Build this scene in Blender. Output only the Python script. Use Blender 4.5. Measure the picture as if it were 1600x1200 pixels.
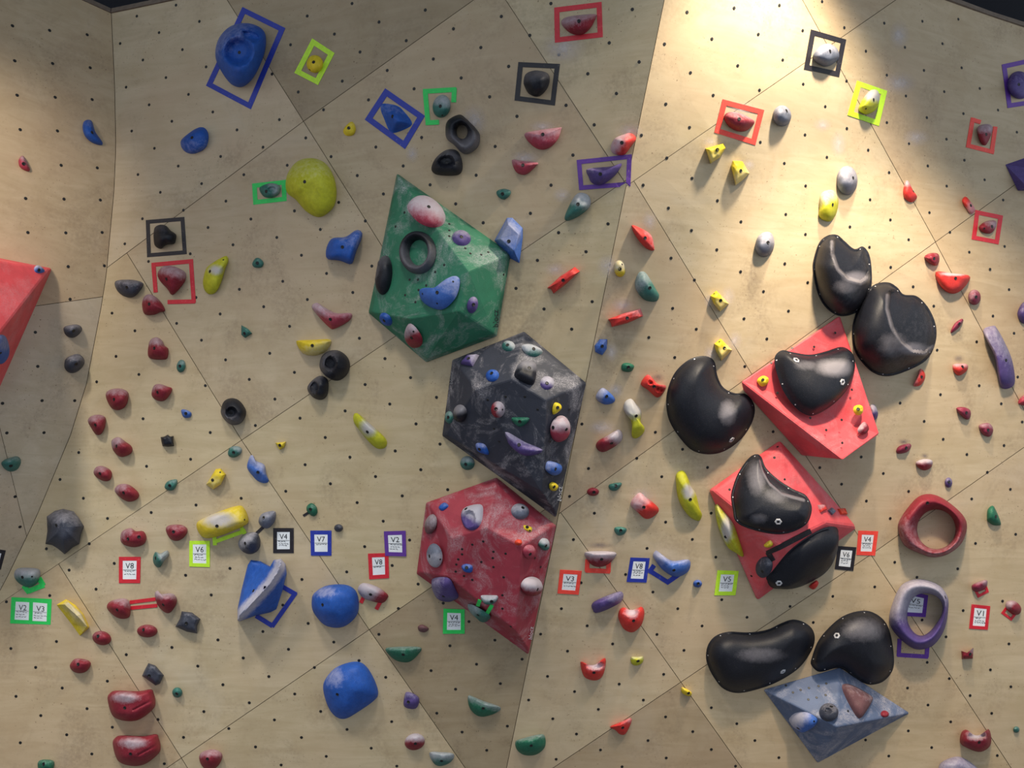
import bpy, bmesh, math, random
from mathutils import Vector, Matrix, noise
from mathutils.bvhtree import BVHTree
random.seed(7)
S = bpy.context.scene
COL = S.collection
for o in list(bpy.data.objects): bpy.data.objects.remove(o)

# ------------------------------------------------------------------ camera
F = 1305.0                                   # focal length in px of the 1600x1200 frame
CAM = Vector((0.0, 0.0, 1.6))
PITCH = math.radians(12.0)
FWD = Vector((0, math.cos(PITCH), math.sin(PITCH)))
UP = Vector((0, -math.sin(PITCH), math.cos(PITCH)))
RT = Vector((1, 0, 0))
cd = bpy.data.cameras.new('camera'); cam = bpy.data.objects.new('camera', cd); COL.objects.link(cam)
cd.sensor_width = 36.0; cd.lens = 36.0 * F / 1600.0; cd.clip_end = 100
cam.location = CAM; cam.rotation_euler = (math.radians(90) + PITCH, 0, 0)
S.camera = cam

def P(px, py, D):
    """the place seen at a pixel, at depth D in metres along the view axis"""
    return CAM + RT * ((px - 800) / F * D) + UP * ((600 - py) / F * D) + FWD * D
def ray(px, py):
    return (RT * ((px - 800) / F) + UP * ((600 - py) / F) + FWD).normalized()

# ------------------------------------------------------------------ light
S.view_settings.view_transform = 'Standard'; S.view_settings.look = 'None'
S.view_settings.gamma = 1.0; S.view_settings.use_curve_mapping = False
S.view_settings.exposure = 0.0
w = bpy.data.worlds.new('gym_air'); S.world = w; w.use_nodes = True
w.node_tree.nodes['Background'].inputs[0].default_value = (0.80, 0.90, 1.0, 1)
w.node_tree.nodes['Background'].inputs[1].default_value = 0.93

def aim(o, target):
    o.rotation_euler = (target - o.location).to_track_quat('-Z', 'Y').to_euler()
def area(name, loc, target, size, power, col):
    l = bpy.data.lights.new(name, 'AREA'); l.shape = 'RECTANGLE'; l.size, l.size_y = size
    l.energy = power; l.color = col
    o = bpy.data.objects.new(name, l); COL.objects.link(o); o.location = loc; aim(o, Vector(target)); return o
def spot(name, loc, target, angle, blend, power, col, radius):
    l = bpy.data.lights.new(name, 'SPOT'); l.spot_size = math.radians(angle); l.spot_blend = blend
    l.energy = power; l.color = col; l.shadow_soft_size = radius
    o = bpy.data.objects.new(name, l); COL.objects.link(o); o.location = loc; aim(o, Vector(target)); return o
# rows of downlights over the mats in front of the wall, and two spots close to it
for x, e in ((-3.0, 1350), (-0.7, 840), (1.5, 500)):
    spot('ceiling_downlight', Vector((x, 0.4, 6.3)), Vector((x, 4.2, -0.5)), 60, 1.0, e, (1.0, 0.95, 0.84), 0.34)
spot('ceiling_spot_right', P(1385, -330, 3.72), P(1130, 540, 4.6), 90, 0.65, 330, (1.0, 0.87, 0.66), 0.09)
spot('ceiling_spot_far_right', P(1520, -420, 2.95), P(1410, 710, 4.7), 62, 0.7, 520, (1.0, 0.80, 0.58), 0.10)
spot('ceiling_spot_left', P(-330, -60, 3.0), P(-90, 330, 4.6), 70, 0.8, 76, (1.0, 0.84, 0.66), 0.06)

# ------------------------------------------------------------------ materials
def lin(c):
    return tuple(((v/255)/12.92 if v/255 <= .04045 else ((v/255+.055)/1.055)**2.4) for v in c) + (1,)
MATS = {}
def newmat(name):
    m = bpy.data.materials.new(name); m.use_nodes = True
    nt = m.node_tree; b = nt.nodes['Principled BSDF']
    return m, nt, b
def nd(nt, t, **kw):
    n = nt.nodes.new(t)
    for k, v in kw.items(): setattr(n, k, v)
    return n
def mixc(nt, fac, a, b, blend='MIX'):
    n = nt.nodes.new('ShaderNodeMix'); n.data_type = 'RGBA'; n.blend_type = blend
    for sock, val in ((n.inputs[0], fac), (n.inputs[6], a), (n.inputs[7], b)):
        if isinstance(val, bpy.types.NodeSocket): nt.links.new(val, sock)
        else: sock.default_value = val
    return n.outputs[2]
def ramp(nt, src, a, b, ca=0.0, cb=1.0):
    n = nt.nodes.new('ShaderNodeMapRange'); n.inputs[1].default_value = a; n.inputs[2].default_value = b
    n.inputs[3].default_value = ca; n.inputs[4].default_value = cb; n.clamp = True
    nt.links.new(src, n.inputs[0]); return n.outputs[0]
def noisef(nt, vec, scale, detail=4, rough=.6, dist=0):
    n = nt.nodes.new('ShaderNodeTexNoise'); n.inputs['Scale'].default_value = scale
    n.inputs['Detail'].default_value = detail; n.inputs['Roughness'].default_value = rough
    n.inputs['Distortion'].default_value = dist
    if vec is not None: nt.links.new(vec, n.inputs['Vector'])
    return n.outputs['Fac']
def mth(nt, op, a, b=None):
    n = nt.nodes.new('ShaderNodeMath'); n.operation = op
    for s, v in zip(n.inputs, (a, b)):
        if v is None: continue
        if isinstance(v, bpy.types.NodeSocket): nt.links.new(v, s)
        else: s.default_value = v
    return n.outputs[0]
def bump(nt, b, h, strength, dist=.004):
    n = nt.nodes.new('ShaderNodeBump'); n.inputs['Strength'].default_value = strength; n.inputs['Distance'].default_value = dist
    nt.links.new(h, n.inputs['Height']); nt.links.new(n.outputs[0], b.inputs['Normal'])

def plain(name, rgb, rough=.6, metal=0.0, speck=0.12, scale=40):
    if name in MATS: return MATS[name]
    m, nt, b = newmat(name)
    tc = nd(nt, 'ShaderNodeTexCoord')
    f = noisef(nt, tc.outputs['Object'], scale)
    c = lin(rgb)
    dark = tuple(v * (1 - speck * 2) for v in c[:3]) + (1,); lite = tuple(min(1, v * (1 + speck)) for v in c[:3]) + (1,)
    nt.links.new(mixc(nt, ramp(nt, f, .3, .7), dark, lite), b.inputs['Base Color'])
    b.inputs['Roughness'].default_value = rough; b.inputs['Metallic'].default_value = metal
    MATS[name] = m; return m

def plywood():
    m, nt, b = newmat('birch_plywood')
    tc = nd(nt, 'ShaderNodeTexCoord'); oi = nd(nt, 'ShaderNodeObjectInfo')
    off = nd(nt, 'ShaderNodeVectorMath', operation='SCALE'); off.inputs[3].default_value = 1.0
    comb = nd(nt, 'ShaderNodeCombineXYZ')
    for i in range(3): nt.links.new(mth(nt, 'MULTIPLY', oi.outputs['Random'], (37.0, 11.0, 23.0)[i]), comb.inputs[i])
    add = nd(nt, 'ShaderNodeVectorMath', operation='ADD')
    nt.links.new(tc.outputs['Object'], add.inputs[0]); nt.links.new(comb.outputs[0], add.inputs[1])
    mp = nd(nt, 'ShaderNodeMapping'); nt.links.new(add.outputs[0], mp.inputs['Vector'])
    mp.inputs['Rotation'].default_value = (0, math.radians(-34), 0); mp.inputs['Scale'].default_value = (1.2, 3.0, 9.0)
    grain = noisef(nt, mp.outputs[0], 1.6, 6, .62, 1.2)
    big = noisef(nt, add.outputs[0], 0.9, 4, .55, .3)
    mid = noisef(nt, add.outputs[0], 4.5, 5, .6, .4)
    fine = noisef(nt, add.outputs[0], 55, 3, .6)
    base = mixc(nt, ramp(nt, grain, .35, .68), lin((180, 163, 134)), lin((194, 178, 150)))
    base = mixc(nt, ramp(nt, mid, .44, .72, 0, .55), base, lin((172, 153, 121)))
    base = mixc(nt, ramp(nt, big, .45, .70, 0, .6), base, lin((186, 162, 135)))
    # hand and shoe grime, chalk bloom, dark flecks
    grime = mth(nt, 'MULTIPLY', ramp(nt, noisef(nt, add.outputs[0], 2.3, 6, .7, .8), .50, .74), ramp(nt, fine, .30, .62))
    base = mixc(nt, mth(nt, 'MULTIPLY', grime, .5), base, lin((122, 104, 86)))
    chalkb = ramp(nt, noisef(nt, add.outputs[0], 1.7, 5, .65, .5), .58, .80, 0, .32)
    base = mixc(nt, chalkb, base, lin((198, 190, 176)))
    fl = ramp(nt, noisef(nt, add.outputs[0], 95, 2, .5), .68, .73)
    fl = mth(nt, 'MULTIPLY', fl, ramp(nt, noisef(nt, add.outputs[0], 3.1, 3, .6), .42, .60))
    base = mixc(nt, mth(nt, 'MULTIPLY', fl, .75), base, lin((92, 68, 46)))
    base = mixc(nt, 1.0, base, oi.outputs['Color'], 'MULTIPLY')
    nt.links.new(base, b.inputs['Base Color'])
    b.inputs['Roughness'].default_value = .56; b.inputs['Specular IOR Level'].default_value = .35
    bump(nt, b, mth(nt, 'ADD', grain, mth(nt, 'MULTIPLY', fine, .5)), .10, .004)
    return m
PLY = plywood()

CHALK = (182, 178, 188)
COLS = {  # resin colours, sRGB
 'mar': (134, 34, 50), 'red': (206, 52, 48), 'pink': (166, 58, 78), 'wine': (132, 40, 68), 'blue': (34, 84, 170), 'lblue': (60, 102, 182),
 'teal': (56, 112, 104), 'green': (34, 104, 80), 'yel': (224, 198, 46), 'lime': (188, 188, 44), 'blk': (23, 26, 36),
 'cha': (58, 62, 76), 'grey': (100, 106, 124), 'pur': (82, 66, 126), 'brown': (104, 70, 74), 'orange': (214, 70, 46)}
def resin(col, rough=.55, strength=1.0):
    key = 'resin_' + col
    if key in MATS: return MATS[key]
    m, nt, b = newmat(key)
    tc = nd(nt, 'ShaderNodeTexCoord'); at = nd(nt, 'ShaderNodeAttribute', attribute_name='chalk')
    c = lin(COLS[col])
    f1 = noisef(nt, tc.outputs['Object'], 38, 5, .65); f2 = noisef(nt, tc.outputs['Object'], 210, 3, .6)
    base = mixc(nt, ramp(nt, f1, .3, .72), tuple(v*.80 for v in c[:3])+(1,), tuple(min(1, v*1.12) for v in c[:3])+(1,))
    k = mth(nt, 'ADD', at.outputs['Fac'], mth(nt, 'MULTIPLY', mth(nt, 'SUBTRACT', f1, .5), .35 if col == 'blk' else .9))
    k = mth(nt, 'ADD', k, mth(nt, 'MULTIPLY', mth(nt, 'SUBTRACT', f2, .5), .25 if col == 'blk' else .4))
    fac = ramp(nt, k, .12 if col == 'blk' else .18, 1.0, 0, .42 if col == 'blk' else .88)
    base = mixc(nt, fac, base, lin(CHALK))
    # a light all-over bloom of dust
    base = mixc(nt, ramp(nt, f2, .56, .78, 0, .06 if col == 'blk' else .14), base, lin((180, 172, 176)))
    nt.links.new(base, b.inputs['Base Color'])
    b.inputs['Roughness'].default_value = .5 if col == 'blk' else rough; b.inputs['Specular IOR Level'].default_value = .32
    bump(nt, b, mth(nt, 'ADD', f2, f1), .25, .003)
    MATS[key] = m; return m
def paint(key, rgb, dusty=.5):
    """textured paint of the plywood volumes, with scuffs of chalk"""
    if key in MATS: return MATS[key]
    m, nt, b = newmat(key)
    tc = nd(nt, 'ShaderNodeTexCoord'); c = lin(rgb)
    f1 = noisef(nt, tc.outputs['Object'], 9, 6, .65, .4); f2 = noisef(nt, tc.outputs['Object'], 160, 3, .6); f3 = noisef(nt, tc.outputs['Object'], 5, 5, .7, 1.0)
    base = mixc(nt, ramp(nt, f1, .3, .7), tuple(v*.84 for v in c[:3])+(1,), tuple(min(1, v*1.10) for v in c[:3])+(1,))
    sc = mth(nt, 'MULTIPLY', ramp(nt, f3, .47, .70), ramp(nt, f2, .30, .66))
    base = mixc(nt, mth(nt, 'MULTIPLY', sc, dusty), base, lin((190, 184, 190)))
    dk = mth(nt, 'MULTIPLY', ramp(nt, noisef(nt, tc.outputs['Object'], 6.5, 5, .7), .56, .74), .35)
    base = mixc(nt, dk, base, tuple(v*.35 for v in c[:3])+(1,))
    nt.links.new(base, b.inputs['Base Color']); b.inputs['Roughness'].default_value = .62
    bump(nt, b, f2, .3, .003)
    MATS[key] = m; return m
def tape_mat(key, rgb):
    name = 'tape_' + key
    if name in MATS: return MATS[name]
    m, nt, b = newmat(name); tc = nd(nt, 'ShaderNodeTexCoord'); c = lin(rgb)
    f = noisef(nt, tc.outputs['Object'], 60, 5, .7)
    base = mixc(nt, ramp(nt, f, .3, .7), tuple(v*.86 for v in c[:3])+(1,), tuple(min(1, v*1.06) for v in c[:3])+(1,))
    base = mixc(nt, ramp(nt, f, .62, .80, 0, .35), base, lin((200, 196, 190)))
    nt.links.new(base, b.inputs['Base Color']); b.inputs['Roughness'].default_value = .5
    MATS[name] = m; return m
TAPE = {'blue': (34, 52, 160), 'red': (205, 36, 52), 'orange': (240, 72, 60), 'black': (30, 26, 34), 'lime': (190, 236, 50),
        'green': (40, 205, 92), 'purple': (96, 52, 150)}
BOLT = plain('bolt_hole_dark', (14, 13, 15), .5, 0, .05)
STEEL = plain('zinc_washer', (205, 205, 210), .35, .3, .05)
PAPER = plain('card_paper', (226, 230, 236), .8, 0, .03, 20)
INK = plain('ink_black', (40, 40, 46), .7, 0, .05)
INKW = plain('ink_white', (222, 222, 226), .7, 0, .05)

# ------------------------------------------------------------------ object helpers
def link(name, me, mat=None, parent=None, loc=None):
    o = bpy.data.objects.new(name, me); COL.objects.link(o)
    if mat is not None and me is not None and not me.materials: me.materials.append(mat)
    if parent is not None: o.parent = parent
    if loc is not None: o.location = loc
    return o
def tag(o, label, cat, group=None):
    o['label'] = label; o['category'] = cat
    if group: o['group'] = group
    return o
def mesh_from(name, verts, faces, smooth=False, origin=None):
    me = bpy.data.meshes.new(name)
    if origin is not None: verts = [v - origin for v in verts]
    me.from_pydata([tuple(v) for v in verts], [], faces); me.update()
    if smooth:
        me.polygons.foreach_set('use_smooth', [True] * len(me.polygons))
    return me

# ------------------------------------------------------------------ the climbing wall as a surface
FOLD = [(-200, 168), (25, 174), (130, 179), (230, 181), (300, 178), (430, 166), (480, 158), (600, 135), (680, 110), (807, 57), (900, 12), (960, -20), (1200, -150), (1420, -275)]
def foldx(y):
    if y <= FOLD[0][0]: return FOLD[0][1]
    for (y0, x0), (y1, x1) in zip(FOLD, FOLD[1:]):
        if y <= y1: return x0 + (x1 - x0) * (y - y0) / (y1 - y0)
    return FOLD[-1][1]
def ridgex(y): return 1038 - .2055 * y
def invfold(y): return 1/5.05 + (1/4.86 - 1/5.05) * (y / 1000.0)
def invridge(y): return 1/4.15 + (1/5.0 - 1/4.15) * (y / 1200.0)
def invright(y): return .1985 - .0105 * max(0.0, (420 - y) / 420.0)
def DW(px, py):
    fx, rx = foldx(py), ridgex(py)
    if px < fx: return 1 / (invfold(py) + (fx - px) * .00011)
    if px <= rx:
        s = (px - fx) / (rx - fx); return 1 / (invfold(py) * (1 - s) + invridge(py) * s)
    s = (px - rx) / (1650 - rx); return 1 / (invridge(py) * (1 - s) + invright(py) * s)
def onwall(px, py, h=0.0): return P(px, py, DW(px, py) - h)
ZTOP = 4.845
def topy(px):
    lo, hi = -700.0, 600.0
    for _ in range(40):
        mid = (lo + hi) / 2
        if onwall(px, mid).z > ZTOP: lo = mid
        else: hi = mid
    return hi
def boty(px):
    lo, hi = 900.0, 1700.0
    for _ in range(40):
        mid = (lo + hi) / 2
        if onwall(px, mid).z < 0.02: hi = mid
        else: lo = mid
    return lo

# ---- plywood panels: each facet of the wall is cut along its seams
def split(poly, a, b):
    """halves of a polygon left and right of the line a-b"""
    def side(p): return (b[0]-a[0])*(p[1]-a[1]) - (b[1]-a[1])*(p[0]-a[0])
    out = ([], [])
    n = len(poly)
    for i in range(n):
        p, q = poly[i], poly[(i+1) % n]; sp, sq = side(p), side(q)
        if sp >= 0: out[0].append(p)
        if sp <= 0: out[1].append(p)
        if (sp > 0 and sq < 0) or (sp < 0 and sq > 0):
            t = sp / (sp - sq); x = (p[0]+(q[0]-p[0])*t, p[1]+(q[1]-p[1])*t)
            out[0].append(x); out[1].append(x)
    return [o for o in out if len(o) >= 3]
def inside(poly, p):
    c = False; n = len(poly)
    for i in range(n):
        (x0, y0), (x1, y1) = poly[i], poly[(i+1) % n]
        if (y0 > p[1]) != (y1 > p[1]) and p[0] < (x1-x0)*(p[1]-y0)/(y1-y0)+x0: c = not c
    return c
def cut(polys, a, b, *near):
    for p in near:
        for i, q in enumerate(polys):
            if inside(q, p):
                polys[i:i+1] = split(q, a, b); break
YS = list(range(-160, 1421, 20))
def edge_line(fn, y0, y1): return [(fn(y), y) for y in YS if y0 < y < y1]
XL, XR = -420, 2050
tl = [(x, topy(x)) for x in (-420, -300, -150, 0, 90)]
yf_t = topy(173.0); yr_t = -200.0
for _ in range(30): yr_t = topy(ridgex(yr_t))
fold_b = 1400.0
for _ in range(30): fold_b = boty(foldx(fold_b))
ridge_b = 1300.0
for _ in range(30): ridge_b = boty(ridgex(ridge_b))
fold_pts = [(foldx(yf_t), yf_t)] + edge_line(foldx, yf_t, fold_b) + [(foldx(fold_b), fold_b)]
ridge_pts = [(ridgex(yr_t), yr_t)] + edge_line(ridgex, yr_t, ridge_b) + [(ridgex(ridge_b), ridge_b)]
left_poly = tl + fold_pts + [(XL, boty(XL))]
cen_poly = list(reversed(fold_pts)) + [(x, topy(x)) for x in range(260, int(ridge_pts[0][0]) - 20, 80)] + ridge_pts + [(x, boty(x)) for x in range(700, -250, -80)]
right_poly = list(reversed(ridge_pts)) + [(x, topy(x)) for x in range(int(ridge_pts[0][0]) + 40, XR, 80)] + [(XR, topy(XR)), (XR, boty(XR))] + [(x, boty(x)) for x in range(1980, 830, -80)]
cen = [cen_poly]
D0, D1 = (90, 882), (975, 284)
cut(cen, D0, D1, (500, 400))
cut(cen, (355, 0), (665, 493), (400, 300))
cut(cen, (475, 189), (287, 329), (300, 150))
cut(cen, (195, 390), (377, 687), (330, 500))
cut(cen, (800, 15), (945, 237), (700, 150))
cut(cen, (475, 189), (740, 0), (640, 150))
cut(cen, (265, 1197), (660, 927), (500, 800))
cut(cen, (377, 687), (577, 984), (450, 750))
cut(cen, (92, 882), (282, 1182), (180, 950))
cut(cen, (577, 984), (727, 1200), (620, 1100))
cut(cen, (282, 1182), (330, 1260), (400, 1195))
rig = [right_poly]
cut(rig, (877, 800), (1570, 300), (1200, 400))
cut(rig, (987, 285), (1375, 17), (1150, 300))
cut(rig, (1254, 0), (1465, 384), (1300, 200), (1290, 20))
cut(rig, (1065, 405), (1170, 577), (1040, 480))
cut(rig, (1170, 577), (1580, 1200), (1200, 800))
cut(rig, (877, 802), (1157, 1197), (1000, 850))
cut(rig, (1065, 1065), (1360, 867), (1150, 950), (950, 1080))
cut(rig, (1465, 385), (1600, 640), (1500, 600))
cut(rig, (1360, 867), (1520, 755), (1450, 800))
lef = [left_poly]
cut(lef, (100, 472), (165, 463), (100, 300))
cut(lef, (5, 690), (41, 835), (60, 640))
print('panels', len(cen), len(rig), len(lef))

def inset(poly, d):
    n = len(poly); A = sum(poly[i][0]*poly[(i+1) % n][1] - poly[(i+1) % n][0]*poly[i][1] for i in range(n))
    sg = 1 if A > 0 else -1
    pts = []
    for i in range(n):
        if math.dist(poly[i], poly[i-1]) > .5: pts.append(poly[i])
    n = len(pts); out = []
    for i in range(n):
        p0, p1, p2 = pts[i-1], pts[i], pts[(i+1) % n]
        def nrm(a, b):
            dx, dy = b[0]-a[0], b[1]-a[1]; L = math.hypot(dx, dy) or 1; return (-dy/L*sg, dx/L*sg)
        n1, n2 = nrm(p0, p1), nrm(p1, p2)
        k = 1 + n1[0]*n2[0] + n1[1]*n2[1]; k = max(k, .35)
        out.append((p1[0] + d*(n1[0]+n2[0])/k, p1[1] + d*(n1[1]+n2[1])/k))
    return out
def sheet(poly, step, face_off, thick):
    """a curved sheet lying on the wall: front face face_off behind the wall surface, thick deep"""
    bm = bmesh.new()
    vs = [bm.verts.new((x, y, 0)) for x, y in poly]
    f = bm.faces.new(vs)
    xs = [p[0] for p in poly]; ys = [p[1] for p in poly]
    x = math.ceil(min(xs)/step)*step
    while x < max(xs):
        bmesh.ops.bisect_plane(bm, geom=bm.verts[:]+bm.edges[:]+bm.faces[:], plane_co=(x, 0, 0), plane_no=(1, 0, 0)); x += step
    y = math.ceil(min(ys)/step)*step
    while y < max(ys):
        bmesh.ops.bisect_plane(bm, geom=bm.verts[:]+bm.edges[:]+bm.faces[:], plane_co=(0, y, 0), plane_no=(0, 1, 0)); y += step
    bmesh.ops.triangulate(bm, faces=[f for f in bm.faces if len(f.verts) > 4])
    bm.normal_update()
    if sum(f.normal.z for f in bm.faces) > 0: bmesh.ops.reverse_faces(bm, faces=bm.faces[:])
    r = bmesh.ops.extrude_face_region(bm, geom=bm.faces[:], use_keep_orig=True)
    back = {v for v in r['geom'] if isinstance(v, bmesh.types.BMVert)}
    for v in bm.verts:
        px, py = v.co.x, v.co.y
        v.co = P(px, py, DW(px, py) + face_off + (thick if v in back else 0))
    bmesh.ops.recalc_face_normals(bm, faces=bm.faces[:])
    return bm
def bm_mesh(bm, name):
    me = bpy.data.meshes.new(name); bm.to_mesh(me); bm.free(); return me

BACK = plain('wall_backing', (104, 86, 62), .9)
TINT = {}
def build_wall(name, poly, panels, tints):
    wo = link(name, bm_mesh(sheet(poly, 80, .0235, .06), name), BACK); wo['kind'] = 'structure'
    for q in panels:
        cx = sum(p[0] for p in q)/len(q); cy = sum(p[1] for p in q)/len(q)
        t = (1, 1, 1)
        for near, tt in tints:
            if inside(q, near): t = tt
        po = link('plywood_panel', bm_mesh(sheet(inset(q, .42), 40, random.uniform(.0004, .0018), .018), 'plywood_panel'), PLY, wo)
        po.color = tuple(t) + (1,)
    return wo
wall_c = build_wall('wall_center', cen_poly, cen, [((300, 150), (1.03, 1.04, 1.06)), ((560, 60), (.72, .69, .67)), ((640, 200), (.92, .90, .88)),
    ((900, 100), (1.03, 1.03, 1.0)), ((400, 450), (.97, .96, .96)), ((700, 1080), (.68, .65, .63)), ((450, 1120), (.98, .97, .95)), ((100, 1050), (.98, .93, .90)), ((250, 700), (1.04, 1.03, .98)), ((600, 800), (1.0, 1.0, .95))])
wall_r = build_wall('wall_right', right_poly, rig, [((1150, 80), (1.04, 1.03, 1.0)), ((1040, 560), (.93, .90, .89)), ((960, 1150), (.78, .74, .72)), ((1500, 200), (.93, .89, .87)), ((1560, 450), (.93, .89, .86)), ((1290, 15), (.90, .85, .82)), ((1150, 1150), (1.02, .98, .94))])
wall_l = build_wall('wall_left', left_poly, lef, [((60, 200), (.98, .93, .90)), ((70, 600), (1.06, 1.11, 1.24)), ((10, 800), (1.03, 1.07, 1.18))])
# coping along the top of the wall
COP = plain('coping_timber', (112, 98, 86), .7)
def coping(name, xs):
    vs = []; fs = []
    for x in xs:
        p = onwall(x, topy(x)); n = Vector((0, 1, 0))
        for dy, dz in ((-.008, -.006), (-.008, .022), (.10, .022), (.10, -.006)): vs.append(p + Vector((0, dy, dz)))
    for i in range(len(xs)-1):
        for k in range(4): fs.append((i*4+k, i*4+(k+1) % 4, i*4+4+(k+1) % 4, i*4+4+k))
    fs += [(0, 1, 2, 3), tuple(4*(len(xs)-1)+k for k in (3, 2, 1, 0))]
    o = link(name, mesh_from(name, vs, fs), COP); o['kind'] = 'structure'; return o
fx0 = foldx(yf_t); rx0 = ridgex(yr_t)
coping('trim_1', [-420, -200, -50, 80, fx0 - .5])
coping('trim_2', [fx0 + .5, 300, 500, 700, 900, rx0 - .5])
coping('trim_3', [rx0 + .5, 1250, 1400, 1550, 1700, 1850, 2050])
# floor, dark ceiling and back wall of the hall
def slab(name, lo, hi, mat):
    v = [Vector((x, y, z)) for x in (lo[0], hi[0]) for y in (lo[1], hi[1]) for z in (lo[2], hi[2])]
    o = link(name, mesh_from(name, v, [(0, 1, 3, 2), (4, 6, 7, 5), (0, 4, 5, 1), (2, 3, 7, 6), (0, 2, 6, 4), (1, 5, 7, 3)]), mat)
    o['kind'] = 'structure'; return o
slab('floor', (-7, -6, -.2), (7, 9, 0), plain('crash_mat_vinyl', (96, 100, 110), .6))
slab('ceiling', (-7, -1.0, 6.6), (7, 9, 6.7), plain('ceiling_dark', (26, 27, 38), .9))
slab('wall_back', (-7, 8.8, 0), (7, 9, 6.6), plain('hall_dark', (24, 25, 34), .9))

# ---- T-nut holes of the plywood, as they lie in the panels
RAW = {
 (0,0): [751,272,855,101,1100,32,994,204,1246,134,893,375,1140,310,1288,418,1037,485,788,545,1178,590,932,655,1330,700,1074,758,823,819,1481,812,965,927,1379,978,862,1091,1114,1038,1260,1148,1524,1092,78,161,310,190,545,217,92,380,329,397,564,423,107,595,345,608,576,622,126,810,359,818,382,1033,608,1049],
 (400,0): [600,22,320,100,490,213,650,325,820,440,988,555,1058,63,769,138,939,254,1108,369,1282,487,1460,605,1533,103,1234,180,1405,297,1579,415,216,280,539,507,703,624,100,463,264,575,422,686,146,748,311,862,469,979,44,920,195,1033,749,919,920,1037,1088,1155,1035,859,633,1097,1376,1095,1495,915],
 (800,0): [243,22,752,59,111,221,293,342,474,461,653,584,608,268,795,387,338,658,514,780,31,727,381,969,244,1157,1095,76,1389,50,954,275,1250,243,1540,214,1116,454,1411,410,962,650,1258,595,1547,563,1110,796,809,845,968,987,820,1157,1125,1114,1552,889],
 (1200,0): [72,33,338,10,217,191,477,173,727,145,965,133,1190,120,92,375,612,320,856,296,1091,273,220,526,491,506,743,470,975,440,1211,424,358,666,862,600,1102,573,1324,553,231,843,493,803,743,766,993,735,1222,710,1438,688,626,938,881,898,1116,870,368,983,757,1078,999,1037,1228,1001,102,1021,235,1162,1117,1163,1354,1124,1556,826],
 (0,300): [160,40,400,44,627,50,174,253,411,255,638,253,426,466,652,461,438,670,221,877,236,1090,1002,2,1146,114,890,167,1412,57,1300,222,1568,169,780,324,1189,386,1456,330,928,434,1496,608,1225,659,700,757,1376,762,1104,821,843,867,1259,926,725,1027,1410,1049,604,1186,868,1140,1558,1171],
 (400,300): [796,12,517,65,240,118,683,181,402,234,130,284,284,395,724,463,441,509,167,558,605,628,321,672,48,717,210,839,646,914,86,1008,806,1041,240,1127,966,1160,1248,74,1420,192],
 (800,300): [115,133,291,254,600,199,463,373,159,427,25,602,501,685,200,731,373,857,978,100,1284,54,1431,186,1122,240,1280,361,994,413,1140,550,1429,498,1572,622,1004,727,1152,857,1450,792,855,909,1017,1034,1593,918,1455,1090],
 (1200,300): [638,48,111,140,512,218,765,174,1009,129,234,265,879,298,1137,252,105,448,634,345,1258,376,1479,340,767,470,1388,483,248,566,907,592,1507,610,128,744,1036,713,1406,775,1538,883,1057,988,1304,936,1561,1156,1470,50],
 (0,600): [16,121,263,104,43,306,275,304,95,704,467,104,894,217,1283,10,1314,303,492,428,916,514,1191,470,1596,259,375,597,521,714,1507,714,1225,756,945,803,672,840,558,998,290,1030,714,1121,432,1163,1437,1152,1160,1195,125,893],
 (400,600): [682,3,118,94,836,125,1128,83,557,168,275,213,1000,249,433,334,1150,375,870,418,587,457,307,504,1030,535,747,578,465,623,1198,660,186,670,914,699,632,741,795,857,960,975,679,1016,851,1134,567,1174],
 (800,600): [437,250,896,301,780,464,1066,408,478,528,1222,522,936,579,360,702,515,807,960,863,1245,807,384,972,1127,971,844,1027,1274,1082,710,1190],
 (1200,600): [1320,10,1078,66,826,119,1458,123,976,233,1589,237,1095,345,583,456,1475,384,324,523,1243,440,721,559,1371,552,460,626,879,671,1515,658,615,731,1273,718,764,840,1297,996,1548,939,792,1114,1186,1155,32,298],
 (0,900): [600,82,40,161,311,122,1320,118,353,409,68,453,1362,399,1074,446,789,491,223,571,1520,512,1236,563,671,657,389,700,100,752,1393,679,1558,792,544,829,255,872,1274,847,987,897,1430,953,702,945,417,992,1147,1008,127,1042,1597,1068,574,1112,1027,1173],
 (400,900): [287,21,1013,50,168,182,326,296,890,203,43,347,486,413,203,458,768,364,365,572,644,528,80,628,811,633,242,737,404,846,115,899,848,910,569,959,284,1009,720,1076,439,1127,157,1181,880,1188,1170,170,1331,285,1212,436,1493,401,1378,551,1094,591,1527,672,1247,707,1130,857,1571,938,1288,975,1442,1089],
 (800,900): [432,42,309,204,881,100,179,363,470,311,1036,204,1311,148,347,469,629,424,1188,312,1469,258,63,520,906,365,1075,464,222,627,948,614,670,675,391,722,104,775,821,775,540,833,1246,823,255,892,960,880,403,987,1405,923,1130,972,850,1028,553,1087,276,1145,1246,1084,964,1137,688,1192,1518,1028,1397,1188],
 (1200,900): [931,8,667,68,405,127,138,190,1466,157,1220,216,283,290,963,275,1113,380,995,540,1506,424,1390,586,1133,641,1518,692,1263,747,872,700,1000,806,1398,858,1142,911,877,968,1023,1072,755,1125,610,1025,1433,1122,68,1135]}
def dots(name, parent, pts, rad, surf):
    vs = []; fs = []
    for px, py in pts:
        c, n = surf(px, py); t = n.orthogonal().normalized(); b = n.cross(t); k = len(vs)
        for ring, (r, hh) in enumerate(((rad*1.25, .0001), (rad, .0012))):
            for i in range(10):
                a = i * math.tau / 10; vs.append(c + (t*math.cos(a) + b*math.sin(a))*r + n*hh)
        for i in range(10): fs.append((k+i, k+(i+1) % 10, k+10+(i+1) % 10, k+10+i))
        fs.append(tuple(k+10+i for i in range(10)))
    o = link(name, mesh_from(name, vs, fs), BOLT, parent); o['kind'] = 'stuff'; return o
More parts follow.
